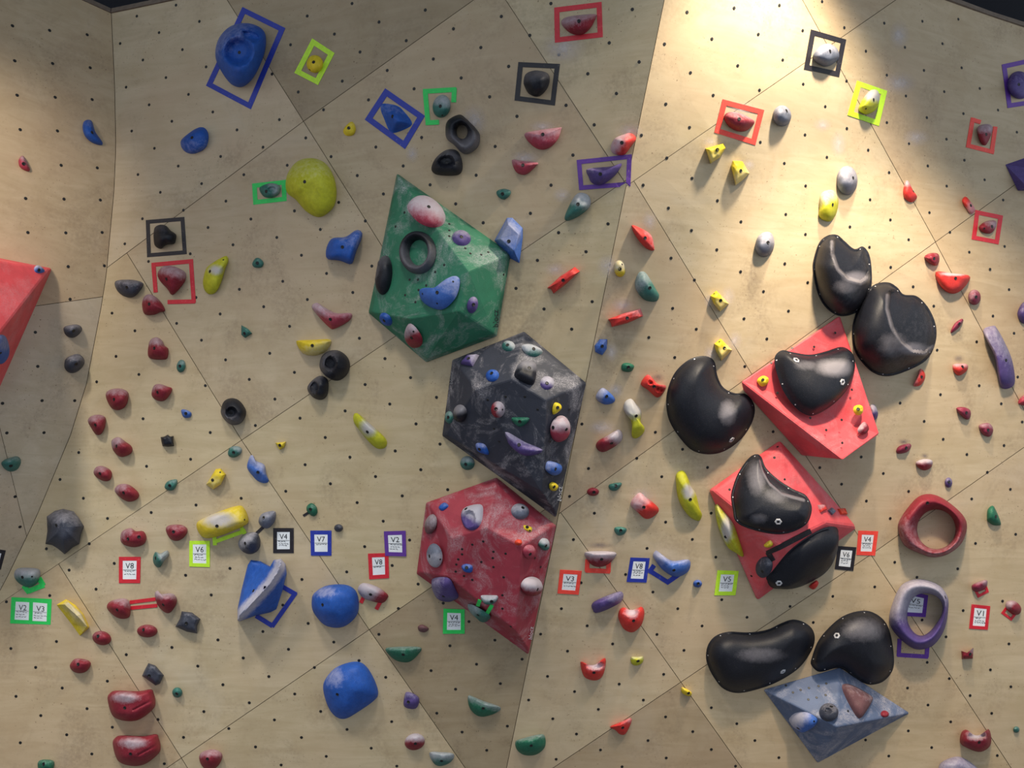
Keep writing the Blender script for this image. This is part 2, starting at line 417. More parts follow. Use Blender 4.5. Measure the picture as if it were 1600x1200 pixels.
def wallnormal(px, py):
    a, b, c = onwall(px, py), onwall(px+3, py), onwall(px, py+3)
    n = (c - a).cross(b - a).normalized()
    return n if n.dot(CAM - a) > 0 else -n
def wsurf(px, py): return onwall(px, py), wallnormal(px, py)
nuts = {'l': [], 'c': [], 'r': []}
for (ox, oy), v in RAW.items():
    for i in range(0, len(v), 2):
        x, y = ox + v[i]/4, oy + v[i+1]/4
        nuts['l' if x < foldx(y) else 'c' if x < ridgex(y) else 'r'].append((x, y))
dots('bolt_holes', wall_l, nuts['l'], .0072, wsurf); dots('bolt_holes', wall_c, nuts['c'], .0072, wsurf); dots('bolt_holes', wall_r, nuts['r'], .0071, wsurf)

# ------------------------------------------------------------------ support surfaces for things screwed to volumes
SUP = {}
def surf_at(sup, px, py):
    """point and normal of what carries a thing at a pixel: the wall, or a volume on it"""
    if sup:
        d = ray(px, py); hit = SUP[sup].ray_cast(CAM, d)
        if hit[0] is not None:
            n = hit[1]
            if n.dot(d) > 0: n = -n
            return hit[0], n
    return onwall(px, py), wallnormal(px, py)
def carry(sup, cx, cy, flat=False):
    """function (px, py, h) -> place, h metres above the carrying surface"""
    if not sup: return lambda px, py, h: onwall(px, py, h)
    c, n = surf_at(sup, cx, cy)
    plane = c.copy()
    out = (n * .45 - FWD * .55).normalized()
    def f(px, py, h):
        d = ray(px, py); p, m = surf_at(sup, px, py)
        q = CAM + d * ((plane - CAM).dot(n) / d.dot(n))      # the face's own plane, carried on past its edge
        if flat: p = q
        elif (p - q).length > .05 and (p - CAM).length > (q - CAM).length: p = q
        elif (q - p).length > .12: q = p
        return p + out * h
    return f

# ------------------------------------------------------------------ outlines
def E(cx, cy, rx, ry, rot=0, n=12):
    a = math.radians(rot)
    return [(cx + rx*math.cos(t)*math.cos(a) - ry*math.sin(t)*math.sin(a), cy + rx*math.cos(t)*math.sin(a) + ry*math.sin(t)*math.cos(a)) for t in (i*math.tau/n for i in range(n))]
def pr(*v): return [(v[i], v[i+1]) for i in range(0, len(v), 2)]
def resample(pts, n):
    L = [math.dist(pts[i], pts[(i+1) % len(pts)]) for i in range(len(pts))]; T = sum(L); out = []
    step = T / n; i = 0; acc = 0.0
    for k in range(n):
        d = k * step
        while acc + L[i] < d - 1e-9 and i < len(L)-1: acc += L[i]; i += 1
        t = (d - acc) / (L[i] or 1); p, q = pts[i], pts[(i+1) % len(pts)]
        out.append((p[0]+(q[0]-p[0])*t, p[1]+(q[1]-p[1])*t))
    return out
def smooth(pts, n):
    m = len(pts); out = []
    for i in range(m):
        p0, p1, p2, p3 = pts[i-1], pts[i], pts[(i+1) % m], pts[(i+2) % m]
        for k in range(6):
            t = k/6
            out.append(tuple(.5*((2*p1[j]) + (-p0[j]+p2[j])*t + (2*p0[j]-5*p1[j]+4*p2[j]-p3[j])*t*t + (-p0[j]+3*p1[j]-3*p2[j]+p3[j])*t**3) for j in (0, 1)))
    return resample(out, n)
def sharp(pts, n):
    m = len(pts); per = max(2, n // m); out = []
    for i in range(m):
        p, q = pts[i], pts[(i+1) % m]
        for k in range(per):
            t = k/per; out.append((p[0]+(q[0]-p[0])*t, p[1]+(q[1]-p[1])*t))
    return out
def pdist(p, poly):
    best = 1e9; n = len(poly)
    for i in range(n):
        (x0, y0), (x1, y1) = poly[i], poly[(i+1) % n]
        dx, dy = x1-x0, y1-y0; L = dx*dx+dy*dy or 1
        t = max(0, min(1, ((p[0]-x0)*dx+(p[1]-y0)*dy)/L))
        d = (p[0]-x0-dx*t)**2+(p[1]-y0-dy*t)**2
        if d < best: best = d
    return math.sqrt(best)
def sstep(x):
    x = max(0, min(1, x)); return x*x*(3-2*x)
PROF = {'dome': lambda t: (1-(1-t)**2.2)**.62, 'pad': lambda t: (1-(1-t)**4.5)**.6, 'cone': lambda t: t**.9, 'soft': lambda t: sstep(t)**.8}

# ------------------------------------------------------------------ bolts (shared meshes)
def disc_mesh(name, layers, n=12, mat=None):
    vs = []; fs = []
    for r, z in layers:
        for i in range(n): vs.append(Vector((r*math.cos(i*math.tau/n), r*math.sin(i*math.tau/n), z)))
    for k in range(len(layers)-1):
        for i in range(n): fs.append((k*n+i, k*n+(i+1) % n, (k+1)*n+(i+1) % n, (k+1)*n+i))
    fs.append(tuple((len(layers)-1)*n+i for i in range(n)))
    me = mesh_from(name, vs, fs)
    if mat: me.materials.append(mat)
    return me
BOLT_ME = disc_mesh('bolt', [(.0098, -.003), (.0096, .0012), (.0078, .0016), (.0060, .0002)], 12, BOLT)
SMALL_ME = disc_mesh('screw', [(.0056, -.003), (.0054, .0010), (.004, .0012)], 8, BOLT)
PALE_ME = disc_mesh('screw', [(.0040, -.003), (.0040, .0012), (.0028, .0018)], 8, STEEL)
def washer_mesh():
    me = disc_mesh('washer', [(.019, -.004), (.019, .003), (.016, .005), (.0095, .005), (.009, -.002)], 6, STEEL)
    me.materials.append(BOLT); me.polygons[-1].material_index = 1; return me
WASH_ME = washer_mesh()
def put_on(name, me, parent, bvh, px, py):
    d = ray(px, py); hit = bvh.ray_cast(CAM, d)
    if hit[0] is None: return
    n = hit[1] if hit[1].dot(d) < 0 else -hit[1]
    o = link(name, me, None, parent); o.location = hit[0] - parent.location
    o.rotation_euler = n.to_track_quat('Z', 'Y').to_euler(); return o

GROUPS = {'mar': 'maroon holds', 'teal': 'teal holds', 'yel': 'yellow holds', 'red': 'red holds', 'cha': 'charcoal holds', 'grey': 'grey holds', 'blue': 'blue holds', 'pur': 'purple holds', 'blk': 'black holds', 'wine': 'wine red holds', 'pink': 'pink holds', 'green': 'green holds', 'lime': 'lime yellow holds', 'brown': 'brown holds', 'lblue': 'blue holds', 'orange': 'red holds'}
LABELS = []
def hold(label, col, pts, H, bolts=(), chalk=(.45, .1, 0), apex=None, prof='dome', sup=None, sharpc=False, hole=None, scoop=None,
         dist=False, rim=0, n=None, rings=None, name='climbing_hold', lump=.06, washers=(), screws=0, pits=(), cut_h=None, part=None, cat='climbing hold', grp=None, small=(), spots=(), flat=False, lines=()):
    xs = [p[0] for p in pts]; ys = [p[1] for p in pts]; W_, H_ = max(xs)-min(xs), max(ys)-min(ys); size = max(W_, H_)
    cx, cy = (min(xs)+max(xs))/2, (min(ys)+max(ys))/2
    n = n or (24 if size < 30 else 36 if size < 60 else 72); rings = rings or (6 if size < 30 else 9 if size < 60 else 20)
    out = sharp(pts, n) if sharpc else smooth(pts, n); n = len(out)
    if apex is None: apex = (cx*.5 + .5*sum(xs)/len(xs), cy*.5 + .5*sum(ys)/len(ys) - H_*.06)
    f = carry(sup, cx, cy, flat); org = f(cx, cy, 0)
    hol = None
    if hole:
        hc = (sum(p[0] for p in hole)/len(hole), sum(p[1] for p in hole)/len(hole)); hs = smooth(hole, 48); hol = []
        for p in out:
            a = math.atan2(p[1]-hc[1], p[0]-hc[0])
            hol.append(min(hs, key=lambda q: abs((math.atan2(q[1]-hc[1], q[0]-hc[0])-a+math.pi) % math.tau-math.pi)))
    verts = []; ck = []; faces = []; grid = []
    dmax = 1.0
    if dist:
        dmax = max(pdist((p[0]*(1-t)+apex[0]*t, p[1]*(1-t)+apex[1]*t), out) for p in out[::3] for t in (.4, .6, .8, 1))
    seed = Vector((cx*.031, cy*.047, 1.3))
    def height(x, y, t):
        if hol: h = H * max(0, math.sin(math.pi*min(1, t)))**.62
        elif dist:
            d = pdist((x, y), out)
            if rim and d < rim: return .010 * min(1, d/1.2)
            h = H * PROF[prof](min(1, max(0, (d-rim)/(dmax-rim)))) + (.010 if rim else 0)
        else: h = H * PROF[prof](t)
        if lump: h *= 1 + lump*2*(noise.noise(Vector((x/ (size*.28), y/(size*.28), 0)) + seed))
        for poly, depth, wid in (scoop or ()):
            if inside(poly, (x, y)): h *= 1 - depth*sstep(pdist((x, y), poly)/wid)
        for (qx, qy, r, dp) in pits:
            d = math.hypot(x-qx, y-qy)
            if d < r: h -= dp*(1-(d/r)**2)
        return max(h, .002 if t > .02 else 0)
    cs, c0, ca = chalk; ca = math.radians(ca)
    def chk(x, y, t):
        u = ((cy-y)*math.cos(ca) + (x-cx)*math.sin(ca)) / (.5*size or 1)
        v = cs * sstep((u - c0)*1.1 + .5)
        for (qx, qy, ra, rb, st) in spots: v = max(v, st * sstep(1.2 * (1 - math.hypot((x-qx)/ra, (y-qy)/rb)/1.3)))
        for ln, wd, st in lines:
            d = min(math.hypot(x-a[0]-(b[0]-a[0])*t, y-a[1]-(b[1]-a[1])*t) for a, b in zip(ln, ln[1:]) for t in [max(0, min(1, ((x-a[0])*(b[0]-a[0])+(y-a[1])*(b[1]-a[1]))/(math.dist(a, b)**2)))])
            v = max(v, st * sstep(1.3 * (1 - d/wd)))
        return v
    R = rings
    for k in range(R + (1 if hol else 0)):
        t = k / R
        row = []
        for i, p in enumerate(out):
            q = hol[i] if hol else apex
            x, y = p[0]+(q[0]-p[0])*t, p[1]+(q[1]-p[1])*t
            row.append(len(verts)); verts.append(f(x, y, height(x, y, t) if (k and not (hol and k == R)) else 0)); ck.append(chk(x, y, t))
        grid.append(row)
    for k in range(len(grid)-1):
        for i in range(n): faces.append((grid[k][i], grid[k][(i+1) % n], grid[k+1][(i+1) % n], grid[k+1][i]))
    if not hol:
        a = len(verts); verts.append(f(apex[0], apex[1], height(apex[0], apex[1], 1))); ck.append(chk(apex[0], apex[1], 1))
        for i in range(n): faces.append((grid[-1][i], grid[-1][(i+1) % n], a))
        faces.append(tuple(reversed(grid[0])))
    else:
        for i in range(n): faces.append((grid[0][(i+1) % n], grid[0][i], grid[-1][i], grid[-1][(i+1) % n]))
    me = mesh_from(name, verts, faces, True, org)
    me.set_sharp_from_angle(angle=math.radians(48))
    at = me.attributes.new('chalk', 'FLOAT', 'POINT'); at.data.foreach_set('value', ck)
    root = link(name, me, resin(col), None, org)
    tag(root, label, cat, grp or GROUPS.get(col)); LABELS.append(label)
    if bolts or washers or screws or small:
        bvh = BVHTree.FromPolygons(verts, faces)
        for b in bolts: put_on('bolt', BOLT_ME, root, bvh, *b)
        for b in small: put_on('screw', SMALL_ME, root, bvh, *b)
        for b in washers: put_on('washer', WASH_ME, root, bvh, *b)
        if screws:
            inn = inset(out, 3.2); L = len(inn)
            for k in range(screws): put_on('screw', PALE_ME, root, bvh, *inn[int(k*L/screws) % L])
    return root

def solid(label, mat, V, FC, name='climbing_volume', cat='climbing volume', sup=None, bev=.008, key=None, chalk=None, bolts=(), grp=None, small=()):
    """a faceted body: V = (px, py, height above the carrier); FC = faces"""
    cx = sum(v[0] for v in V)/len(V); cy = sum(v[1] for v in V)/len(V)
    f = carry(sup, cx, cy); pts = [f(*v) for v in V]; org = f(cx, cy, 0)
    bm = bmesh.new(); lay = bm.verts.layers.float.new('chalk'); vs = [bm.verts.new(p - org) for p in pts]
    for v, s in zip(vs, V): v[lay] = (chalk[V.index(s)] if chalk else 0)
    for fc in FC: bm.faces.new([vs[i] for i in fc])
    bmesh.ops.recalc_face_normals(bm, faces=bm.faces[:])
    if bev:
        es = [e for e in bm.edges if len(e.link_faces) == 2 and e.calc_face_angle(0) > .08]
        bmesh.ops.bevel(bm, geom=es, offset=bev, segments=2, profile=.5, affect='EDGES', clamp_overlap=True)
    bmesh.ops.triangulate(bm, faces=[q for q in bm.faces if len(q.verts) > 4])
    me = bm_mesh(bm, name); o = link(name, me, mat, None, org)
    tag(o, label, cat, grp); LABELS.append(label)
    bvh = BVHTree.FromPolygons([v.co + org for v in me.vertices], [tuple(p.vertices) for p in me.polygons])
    if key: SUP[key] = bvh
    for b in bolts: put_on('bolt', BOLT_ME, o, bvh, *b)
    for b in small: put_on('screw', SMALL_ME, o, bvh, *b)
    return o

def patch(name, quad, sup, h0, h1, mat, parent, nu=4, nv=1):
    """a thin slip of tape or paper following the surface under it"""
    cx = sum(p[0] for p in quad)/4; cy = sum(p[1] for p in quad)/4
    vs = []; fs = []
    def at(u, v):
        a = [quad[0][k]+(quad[1][k]-quad[0][k])*u for k in (0, 1)]; b = [quad[3][k]+(quad[2][k]-quad[3][k])*u for k in (0, 1)]
        return a[0]+(b[0]-a[0])*v, a[1]+(b[1]-a[1])*v
    for h in (h0, h1):
        for j in range(nv+1):
            for i in range(nu+1):
                x, y = at(i/nu, j/nv); c, nn = surf_at(sup, x, y); vs.append(c + nn*h)
    M = (nu+1)*(nv+1)
    for j in range(nv):
        for i in range(nu):
            a = j*(nu+1)+i; q = (a, a+1, a+nu+2, a+nu+1); fs += [tuple(v+M for v in q), tuple(reversed(q))]
    rim = [i for i in range(nu+1)] + [j*(nu+1)+nu for j in range(1, nv+1)] + [nv*(nu+1)+i for i in range(nu-1, -1, -1)] + [j*(nu+1) for j in range(nv-1, 0, -1)]
    for a, b in zip(rim, rim[1:]+rim[:1]): fs.append((a, b, b+M, a+M))
    me = mesh_from(name, vs, fs, origin=parent.location)
    bm = bmesh.new(); bm.from_mesh(me); bmesh.ops.recalc_face_normals(bm, faces=bm.faces[:]); bm.to_mesh(me); bm.free()
    return link(name, me, mat, parent)
def root_at(name, px, py, sup, label, cat, grp=None):
    o = link(name, None, None, None, surf_at(sup, px, py)[0]); tag(o, label, cat, grp); LABELS.append(label); return o
TH = .0018
def frame(label, col, corners, wd=8.0, sup=None):
    c = (sum(p[0] for p in corners)/4, sum(p[1] for p in corners)/4)
    r = root_at('tape_square', c[0], c[1], sup, label, 'tape', 'tape frames around holds')
    inn = inset(corners, wd); m = tape_mat(col, TAPE[col])
    for i in range(4):
        j = (i+1) % 4; patch('tape_strip', [corners[i], corners[j], inn[j], inn[i]], sup, .0002, TH, m, r)
    return r
def strips(label, col, segs, wd=7.5, sup=None, grp='loose tape marks', th=TH):
    x = sum(s[0]+s[2] for s in segs)/(2*len(segs)); y = sum(s[1]+s[3] for s in segs)/(2*len(segs))
    r = root_at('tape_mark', x, y, sup, label, 'tape', grp); m = tape_mat(col, TAPE[col])
    for k, (x0, y0, x1, y1) in enumerate(segs):
        L = math.hypot(x1-x0, y1-y0); nx, ny = -(y1-y0)/L*wd/2, (x1-x0)/L*wd/2
        patch('tape_strip', [(x0+nx, y0+ny), (x1+nx, y1+ny), (x1-nx, y1-ny), (x0-nx, y0-ny)], sup, .0002, th + .0003*k, m, r, 8)
    return r
_FONT = {}
def glyphs(txt):
    if txt not in _FONT:
        cu = bpy.data.curves.new('lettering', 'FONT'); cu.body = txt; cu.resolution_u = 2
        ob = bpy.data.objects.new('tmp', cu); COL.objects.link(ob)
        bpy.context.view_layer.update()
        me = bpy.data.meshes.new_from_object(ob.evaluated_get(bpy.context.evaluated_depsgraph_get()))
        v = [tuple(x.co) for x in me.vertices]; fcs = [tuple(p.vertices) for p in me.polygons]
        bpy.data.objects.remove(ob); bpy.data.curves.remove(cu); bpy.data.meshes.remove(me)
        x0 = min(p[0] for p in v); x1 = max(p[0] for p in v); y0 = min(p[1] for p in v); y1 = max(p[1] for p in v)
        _FONT[txt] = ([((p[0]-x0)/(x1-x0), (p[1]-y0)/(y1-y0)) for p in v], fcs)
    return _FONT[txt]
def lettering(txt, quad, sup, parent, mat, h=.0026):
    """quad = pixel corners: top-left, top-right, bottom-right, bottom-left of the word"""
    v, fcs = glyphs(txt); vs = []
    for u, t in v:
        a = [quad[3][k]+(quad[2][k]-quad[3][k])*u for k in (0, 1)]; b = [quad[0][k]+(quad[1][k]-quad[0][k])*u for k in (0, 1)]
        x, y = a[0]+(b[0]-a[0])*t, a[1]+(b[1]-a[1])*t; c, nn = surf_at(sup, x, y); vs.append(c + nn*h)
    return link('lettering', mesh_from('lettering', vs, fcs, origin=parent.location), mat, parent)
def quadmap(q):
    def at(u, v):
        a = [q[0][k]+(q[1][k]-q[0][k])*u for k in (0, 1)]; b = [q[3][k]+(q[2][k]-q[3][k])*u for k in (0, 1)]
        return (a[0]+(b[0]-a[0])*v, a[1]+(b[1]-a[1])*v)
    return at
def scribble(q, sup, parent, rows, seed, lift=0):
    rnd = random.Random(seed); at = quadmap(q); vs = []; fs = []
    def seg(a, b, w):
        (x0, y0), (x1, y1) = a, b; L = math.hypot(x1-x0, y1-y0) or 1; nx, ny = -(y1-y0)/L*w/2, (x1-x0)/L*w/2; k = len(vs)
        for x, y in ((x0+nx, y0+ny), (x1+nx, y1+ny), (x1-nx, y1-ny), (x0-nx, y0-ny)):
            c, nn = surf_at(sup, x, y); vs.append(c + nn*(.0026+lift))
        fs.append((k, k+1, k+2, k+3))
    seg(at(.02, .50), at(.98, .50), .55)
    for r in rows:
        u = .08 + rnd.random()*.08; end = .62 + rnd.random()*.28
        while u < end:
            ln = .10 + rnd.random()*.12; prev = at(u, r)
            for _ in range(4):
                u += ln/4; nxt = at(u, r + rnd.uniform(-.035, .035)); seg(prev, nxt, .6); prev = nxt
            u += .05
    return link('handwriting', mesh_from('handwriting', vs, fs, origin=parent.location), INK, parent)
def card_body(r, grade, outer, col, wd, rows, seed, sup=None, lift=0):
    m = tape_mat(col, TAPE[col]); inn = inset(outer, wd)
    for i in range(4):
        j = (i+1) % 4; patch('tape_border', [outer[i], outer[j], inn[j], inn[i]], sup, .0004+lift, TH+.0006+lift, m, r, 3)
    patch('paper', inset(outer, wd-1.0), sup, .0002+lift, .0015+lift, PAPER, r, 2, 2)
    at = quadmap(inn)
    lettering(grade, [at(.20, .12), at(.80, .12), at(.80, .42), at(.20, .42)], sup, r, INK, .0026+lift)
    scribble(inn, sup, r, rows, seed, lift)
def card(label, grade, col, outer, wd=6.2, rows=(.56, .66, .78), seed=1, sup=None, lift=0):
    c = (sum(p[0] for p in outer)/4, sum(p[1] for p in outer)/4)
    r = root_at('route_card', c[0], c[1], sup, label, 'route card', 'route grade cards')
    card_body(r, grade, outer, col, wd, rows, seed, sup, lift); return r

# ------------------------------------------------------------------ the volumes
GRN, DRK, CRM, RED, BLU = paint('paint_green', (40, 112, 84), .75), paint('paint_dark', (46, 49, 62), .85), paint('paint_crimson', (152, 48, 64), .7), paint('paint_red', (216, 80, 88), .3), paint('paint_bluegrey', (84, 99, 130), .85)
def volume_nuts(o, key, pts):
    def s(px, py): return surf_at(key, px, py)
    d = dots('bolt_holes', None, pts, .0058, s)
    d.data.transform(Matrix.Translation(-o.location)); d.parent = o
vol_green = solid('big green faceted pentagon volume scuffed with chalk, above the dark one', GRN,
    [(620, 270, 0), (799, 396, 0), (777, 526, 0), (666, 567, 0), (575, 489, 0), (732, 424, .27), (716, 487, .26), (622, 276, .05), (793, 398, .05), (772, 521, .05), (667, 560, .05), (581, 487, .05), (640, 497, .20)],
    [(7, 8, 5), (7, 5, 6, 12, 11), (5, 8, 9, 6), (6, 9, 10, 12), (12, 10, 11), (0, 1, 8, 7), (1, 2, 9, 8), (2, 3, 10, 9), (3, 4, 11, 10), (4, 0, 7, 11), (4, 3, 2, 1, 0)], key='green')
vol_dark = solid('big dark grey faceted pentagon volume in the middle of the chain of three', DRK,
    [(819, 517, 0), (917, 598, 0), (869, 810, 0), (690, 681, 0), (706, 562, 0), (744, 609, .24), (800, 592, .27), (853, 625, .26), (846, 768, .20), (819, 523, .04), (911, 599, .04), (868, 800, .04), (696, 679, .04), (711, 564, .04)],
    [(13, 9, 6, 5), (9, 10, 7, 6), (7, 10, 11, 8), (5, 6, 7, 8, 12), (8, 11, 12), (13, 5, 12), (0, 1, 10, 9), (1, 2, 11, 10), (2, 3, 12, 11), (3, 4, 13, 12), (4, 0, 9, 13), (4, 3, 2, 1, 0)], key='dark')
vol_crim = solid('big crimson faceted pentagon volume, lowest of the chain of three', CRM,
    [(776, 745, 0), (870, 821, 0), (826, 1024, 0), (650, 897, 0), (665, 785, 0), (706, 841, .22), (760, 824, .26), (815, 853, .25), (805, 985, .20), (702, 902, .18), (776, 751, .04), (864, 822, .04), (825, 1014, .04), (656, 894, .04), (670, 787, .04)],
    [(14, 10, 6, 5), (10, 11, 7, 6), (7, 11, 12, 8), (5, 6, 7, 8, 9), (9, 8, 12, 13), (14, 5, 9, 13), (0, 1, 11, 10), (1, 2, 12, 11), (2, 3, 13, 12), (3, 4, 14, 13), (4, 0, 10, 14), (4, 3, 2, 1, 0)], key='crimson')
vol_redu = solid('bright red wedge volume carrying a black dish and two yellow nubs', RED,
    [(1157, 596, .05), (1312, 493, .02), (1374, 679, .15), (1317, 719, .33), (1160, 610, 0), (1312, 494, 0), (1371, 672, 0), (1252, 712, 0)],
    [(0, 1, 2, 3), (4, 0, 3, 7), (7, 3, 2, 6), (6, 2, 1, 5), (5, 1, 0, 4), (4, 7, 6, 5)], key='red_up', bev=.022)
vol_redl = solid('bright red pyramid volume under the wedge one, with two black dishes on it', RED,
    [(1106, 765, .0), (1218, 686, 0), (1342, 824, 0), (1182, 941, 0), (1219, 853, .30), (1293, 817, .20), (1222, 700, .07), (1112, 767, .05)],
    [(7, 6, 4), (6, 5, 4), (6, 2, 5), (1, 2, 6), (0, 1, 6, 7), (4, 5, 3), (5, 2, 3), (0, 7, 4, 3), (0, 3, 2, 1)], key='red_low', bev=.016)
vol_blue = solid('blue-grey pyramid volume at the lower right under two black dishes', BLU,
    [(1191, 1077, 0), (1312, 1042, 0), (1423, 1114, 0), (1277, 1193, 0), (1308, 1136, .26)],
    [(0, 1, 4), (1, 2, 4), (0, 4, 3), (4, 2, 3), (0, 3, 2, 1)], key='blue', bev=.008)
vol_left = solid('red volume cut by the left edge of the picture', RED,
    [(-160, 372, 0), (82, 419, 0), (-10, 628, 0), (-190, 640, 0), (78, 421, .06), (-2, 524, .36), (-160, 380, .30), (-170, 600, .30)],
    [(0, 1, 4, 6), (6, 4, 5), (6, 5, 7), (4, 1, 2), (5, 4, 2), (5, 2, 7), (7, 2, 3), (0, 6, 7, 3), (0, 3, 2, 1)], key='left', bev=.012)
solid('dark purple angular volume at the upper right edge', resin('pur'), [(1570, 257, 0), (1602, 246, 0), (1660, 240, 0), (1660, 300, 0), (1590, 298, 0), (1612, 262, .10), (1605, 292, .09), (1655, 260, .10), (1655, 292, .10)],
    [(0, 1, 5), (1, 2, 7, 5), (2, 3, 8, 7), (0, 5, 6, 4), (5, 7, 8, 6), (4, 6, 8, 3), (4, 3, 2, 1, 0)], bev=.004, name='climbing_volume')
for key, o, pts in (('green', vol_green, pr(618,354,632,332,694,414,680,425,640,437,653,437,666,446,654,453,633,461,649,472,702,350,702,360,702,369,727,388,735,396,752,398,763,394,771,430,787,429,765,445,748,441,751,449,760,458,771,461,757,473,753,485,767,493,727,517,710,503,711,503,698,508,706,521)),
                    ('dark', vol_dark, pr(762,625,790,620,820,620,840,640,772,670,780,690,860,690,850,560,890,640,757,560)),
                    ('crimson', vol_crim, pr(722,858,722,866,738,851,755,846,771,862,790,865,752,878,770,872,771,886,716,874,713,882,712,893,725,900,738,906,787,902,785,930,785,951,827,905,836,872,845,886,779,816,792,810,806,822,809,828,704,806,798,979)),
                    ('red_up', vol_redu, pr(1305,520,1272,542,1238,544,1205,567,1215,614,1266,653,1331,609,1315,656,1291,672,1316,692,1230,598)),
                    ('red_low', vol_redl, pr(1140,765,1210,715,1226,749,1215,698,1174,900,1250,850)),
                    ('blue', vol_blue, pr(1228,1071,1239,1082,1251,1078,1264,1075,1279,1072,1291,1068,1263,1093,1276,1090,1290,1086,1325,1111,1361,1095))):
    volume_nuts(o, key, pts)
lettering('blocz', [(770, 511), (770, 484), (778, 484), (778, 511)], 'green', vol_green, INK, .003)
lettering('blocz', [(870, 781), (871, 760), (878, 760), (877, 783)], 'dark', vol_dark, INKW, .003)
lettering('blocz', [(703, 600), (704, 580), (709, 580), (708, 600)], 'dark', vol_dark, plain('ink_grey', (150, 150, 156), .7, 0, .05), .003)
lettering('blocz', [(825, 998), (827, 979), (833, 979), (831, 999)], 'crimson', vol_crim, INKW, .003)

# ------------------------------------------------------------------ holds, from the left of the wall to the right
# ---- upper left
r = hold('large royal blue bowl hold inside the tall tilted blue tape frame', 'blue', pr(345,55,362,40,385,36,405,42,415,55,414,80,405,105,393,125,378,136,362,132,348,115,338,95,337,75), .20, [(374,82)], (.35,.3,-40), apex=(374,84), scoop=[(E(372,80,27,26),.55,14),(E(392,56,17,9,20),.35,5)])
hold('blue crescent hold on the left wall beside the corner', 'blue', pr(131,190,138,187,144,190,149,206,160,222,158,227,144,223,133,213,129,200), .06, [(144,207)], (.25,.2,0), apex=(142,209))
hold('tiny crimson hold near the left edge, below the blue crescent', 'pink', pr(29,250,35,243,41,250,47,266,40,267,31,261), .04, [(37,256)], (.6,0,40))
hold('blue half-oval hold right of the corner, below the big bowl', 'blue', pr(282,222,290,212,308,200,320,200,326,212,322,230,308,239,296,240,286,234), .07, [(300,215)], (.25,-.2,180), apex=(304,217))
hold('round yellow hold in the lime tape frame', 'yel', E(492,100,13,14), .05, [(490,97)], (.1,0,0), small=[(484,109)])
hold('tiny yellow teardrop foothold below left of the blue framed wedge', 'yel', pr(550,190,556,200,552,211,541,212,536,205,541,196), .03, [(545,200)], (.2,0,0))
hold('blue wedge hold in the tilted blue tape square', 'blue', pr(597,162,620,165,632,175,644,192,637,200,615,208,607,202,600,185,595,172), .09, [(613,182)], (.25,.2,0), apex=(620,188), prof='soft')
hold('teal egg hold inside the broken green tape frame', 'teal', E(690,166,14,18,10), .06, [(688,166)], (.75,0,10), small=[(691,180)])
hold('black oval ring hold with a small round opening', 'blk', pr(696,207,699,189,717,179,728,185,744,201,750,212,747,229,733,240,722,239,709,226,699,218), .10, (), (.55,-.1,180), hole=E(722,206,8.5,11), name='ring_hold', lump=.03)
hold('smaller black ring hold touching the oval ring from below', 'blk', pr(674,262,680,248,692,237,703,233,715,236,722,251,722,267,713,274,688,274,677,270), .09, [(698,254)], (.4,.1,0), apex=(697,254), scoop=[(E(697,252,15,11),.75,6)], name='ring_hold')
hold('big yellow dome hold with cracked face right of the green-framed hold', 'lime', pr(446,290,450,270,465,252,487,247,508,255,521,275,526,300,522,322,508,336,495,339,478,330,462,312,450,303), .13, [(476,284)], (.30,.25,0), lump=.08, scoop=[(pr(452,272,470,276,480,268,492,270,492,272,481,270,471,279,453,275),.05,1),(pr(462,276,465,286,476,296,480,296,467,285,465,276),.05,1)])
hold('teal hold in the small bright green tape frame', 'teal', pr(405,295,412,289,425,286,438,291,436,303,425,309,412,307), .05, [(416,299)], (.55,0,60), scoop=[(E(425,296,8,6),.4,4)])
hold('black boot-shaped hold in the black tape square', 'blk', pr(240,365,242,355,251,351,260,353,266,360,275,366,275,374,272,381,262,382,256,385,251,389,242,384,240,373), .09, (), (.25,.35,0), apex=(254,368), small=[(248,384)])
hold('crimson shield hold in the broken red tape frame', 'mar', pr(246,428,252,418,263,415,277,418,289,425,291,432,287,443,270,461,262,452,250,439), .09, [(260,436)], (.65,.25,15), apex=(266,432))
hold('charcoal half-moon hold left of the broken red frame', 'cha', pr(179,443,184,438,205,437,222,441,223,448,213,461,203,465,192,462,183,454), .08, [(198,449)], (.4,.1,0), apex=(202,446))
hold('crimson hold with a notched right side below the broken red frame', 'mar', pr(223,468,228,461,236,460,246,466,255,477,258,486,250,488,240,492,226,491,222,478), .08, [(233,475)], (.6,.3,0), apex=(236,474))
hold('lime yellow chili-shaped hold right of the broken red frame', 'lime', pr(317,440,322,420,332,411,345,403,354,400,357,408,352,420,346,440,338,456,328,460,320,454), .07, [(328,424)], (.1,.05,-10), scoop=None, small=[(349,406)], spots=[(337,422,14,10,1.0)])
hold('tiny teal foothold between the chili-shaped hold and the blue fin above the pink crescent', 'teal', pr(394,412,400,403,408,405,412,412,408,418,398,418), .03, [(402,411)], (.2,0,0))
hold('tiny dark teal triangular foothold left of the pink crescent', 'teal', pr(377,508,388,514,394,521,383,528,377,523), .03, [(382,521)], (.2,0,0), sharpc=True)
hold('upper charcoal hold of the two on the left wall beside the red volume', 'cha', pr(99,513,105,509,120,507,128,512,125,521,114,528,103,524), .07, [(115,517)], (.4,.1,0), apex=(114,514))
hold('lower charcoal hold of the two on the left wall beside the red volume', 'cha', pr(101,575,102,562,110,556,122,553,131,560,131,570,122,580,110,583), .08, [(119,569)], (.4,.2,0))
hold('crimson mitten-shaped hold with chalked head above a teal foothold', 'mar', pr(232,540,236,530,246,527,254,533,257,540,263,545,262,558,256,562,233,559), .08, [(241,544)], (.6,.25,0), apex=(245,542))
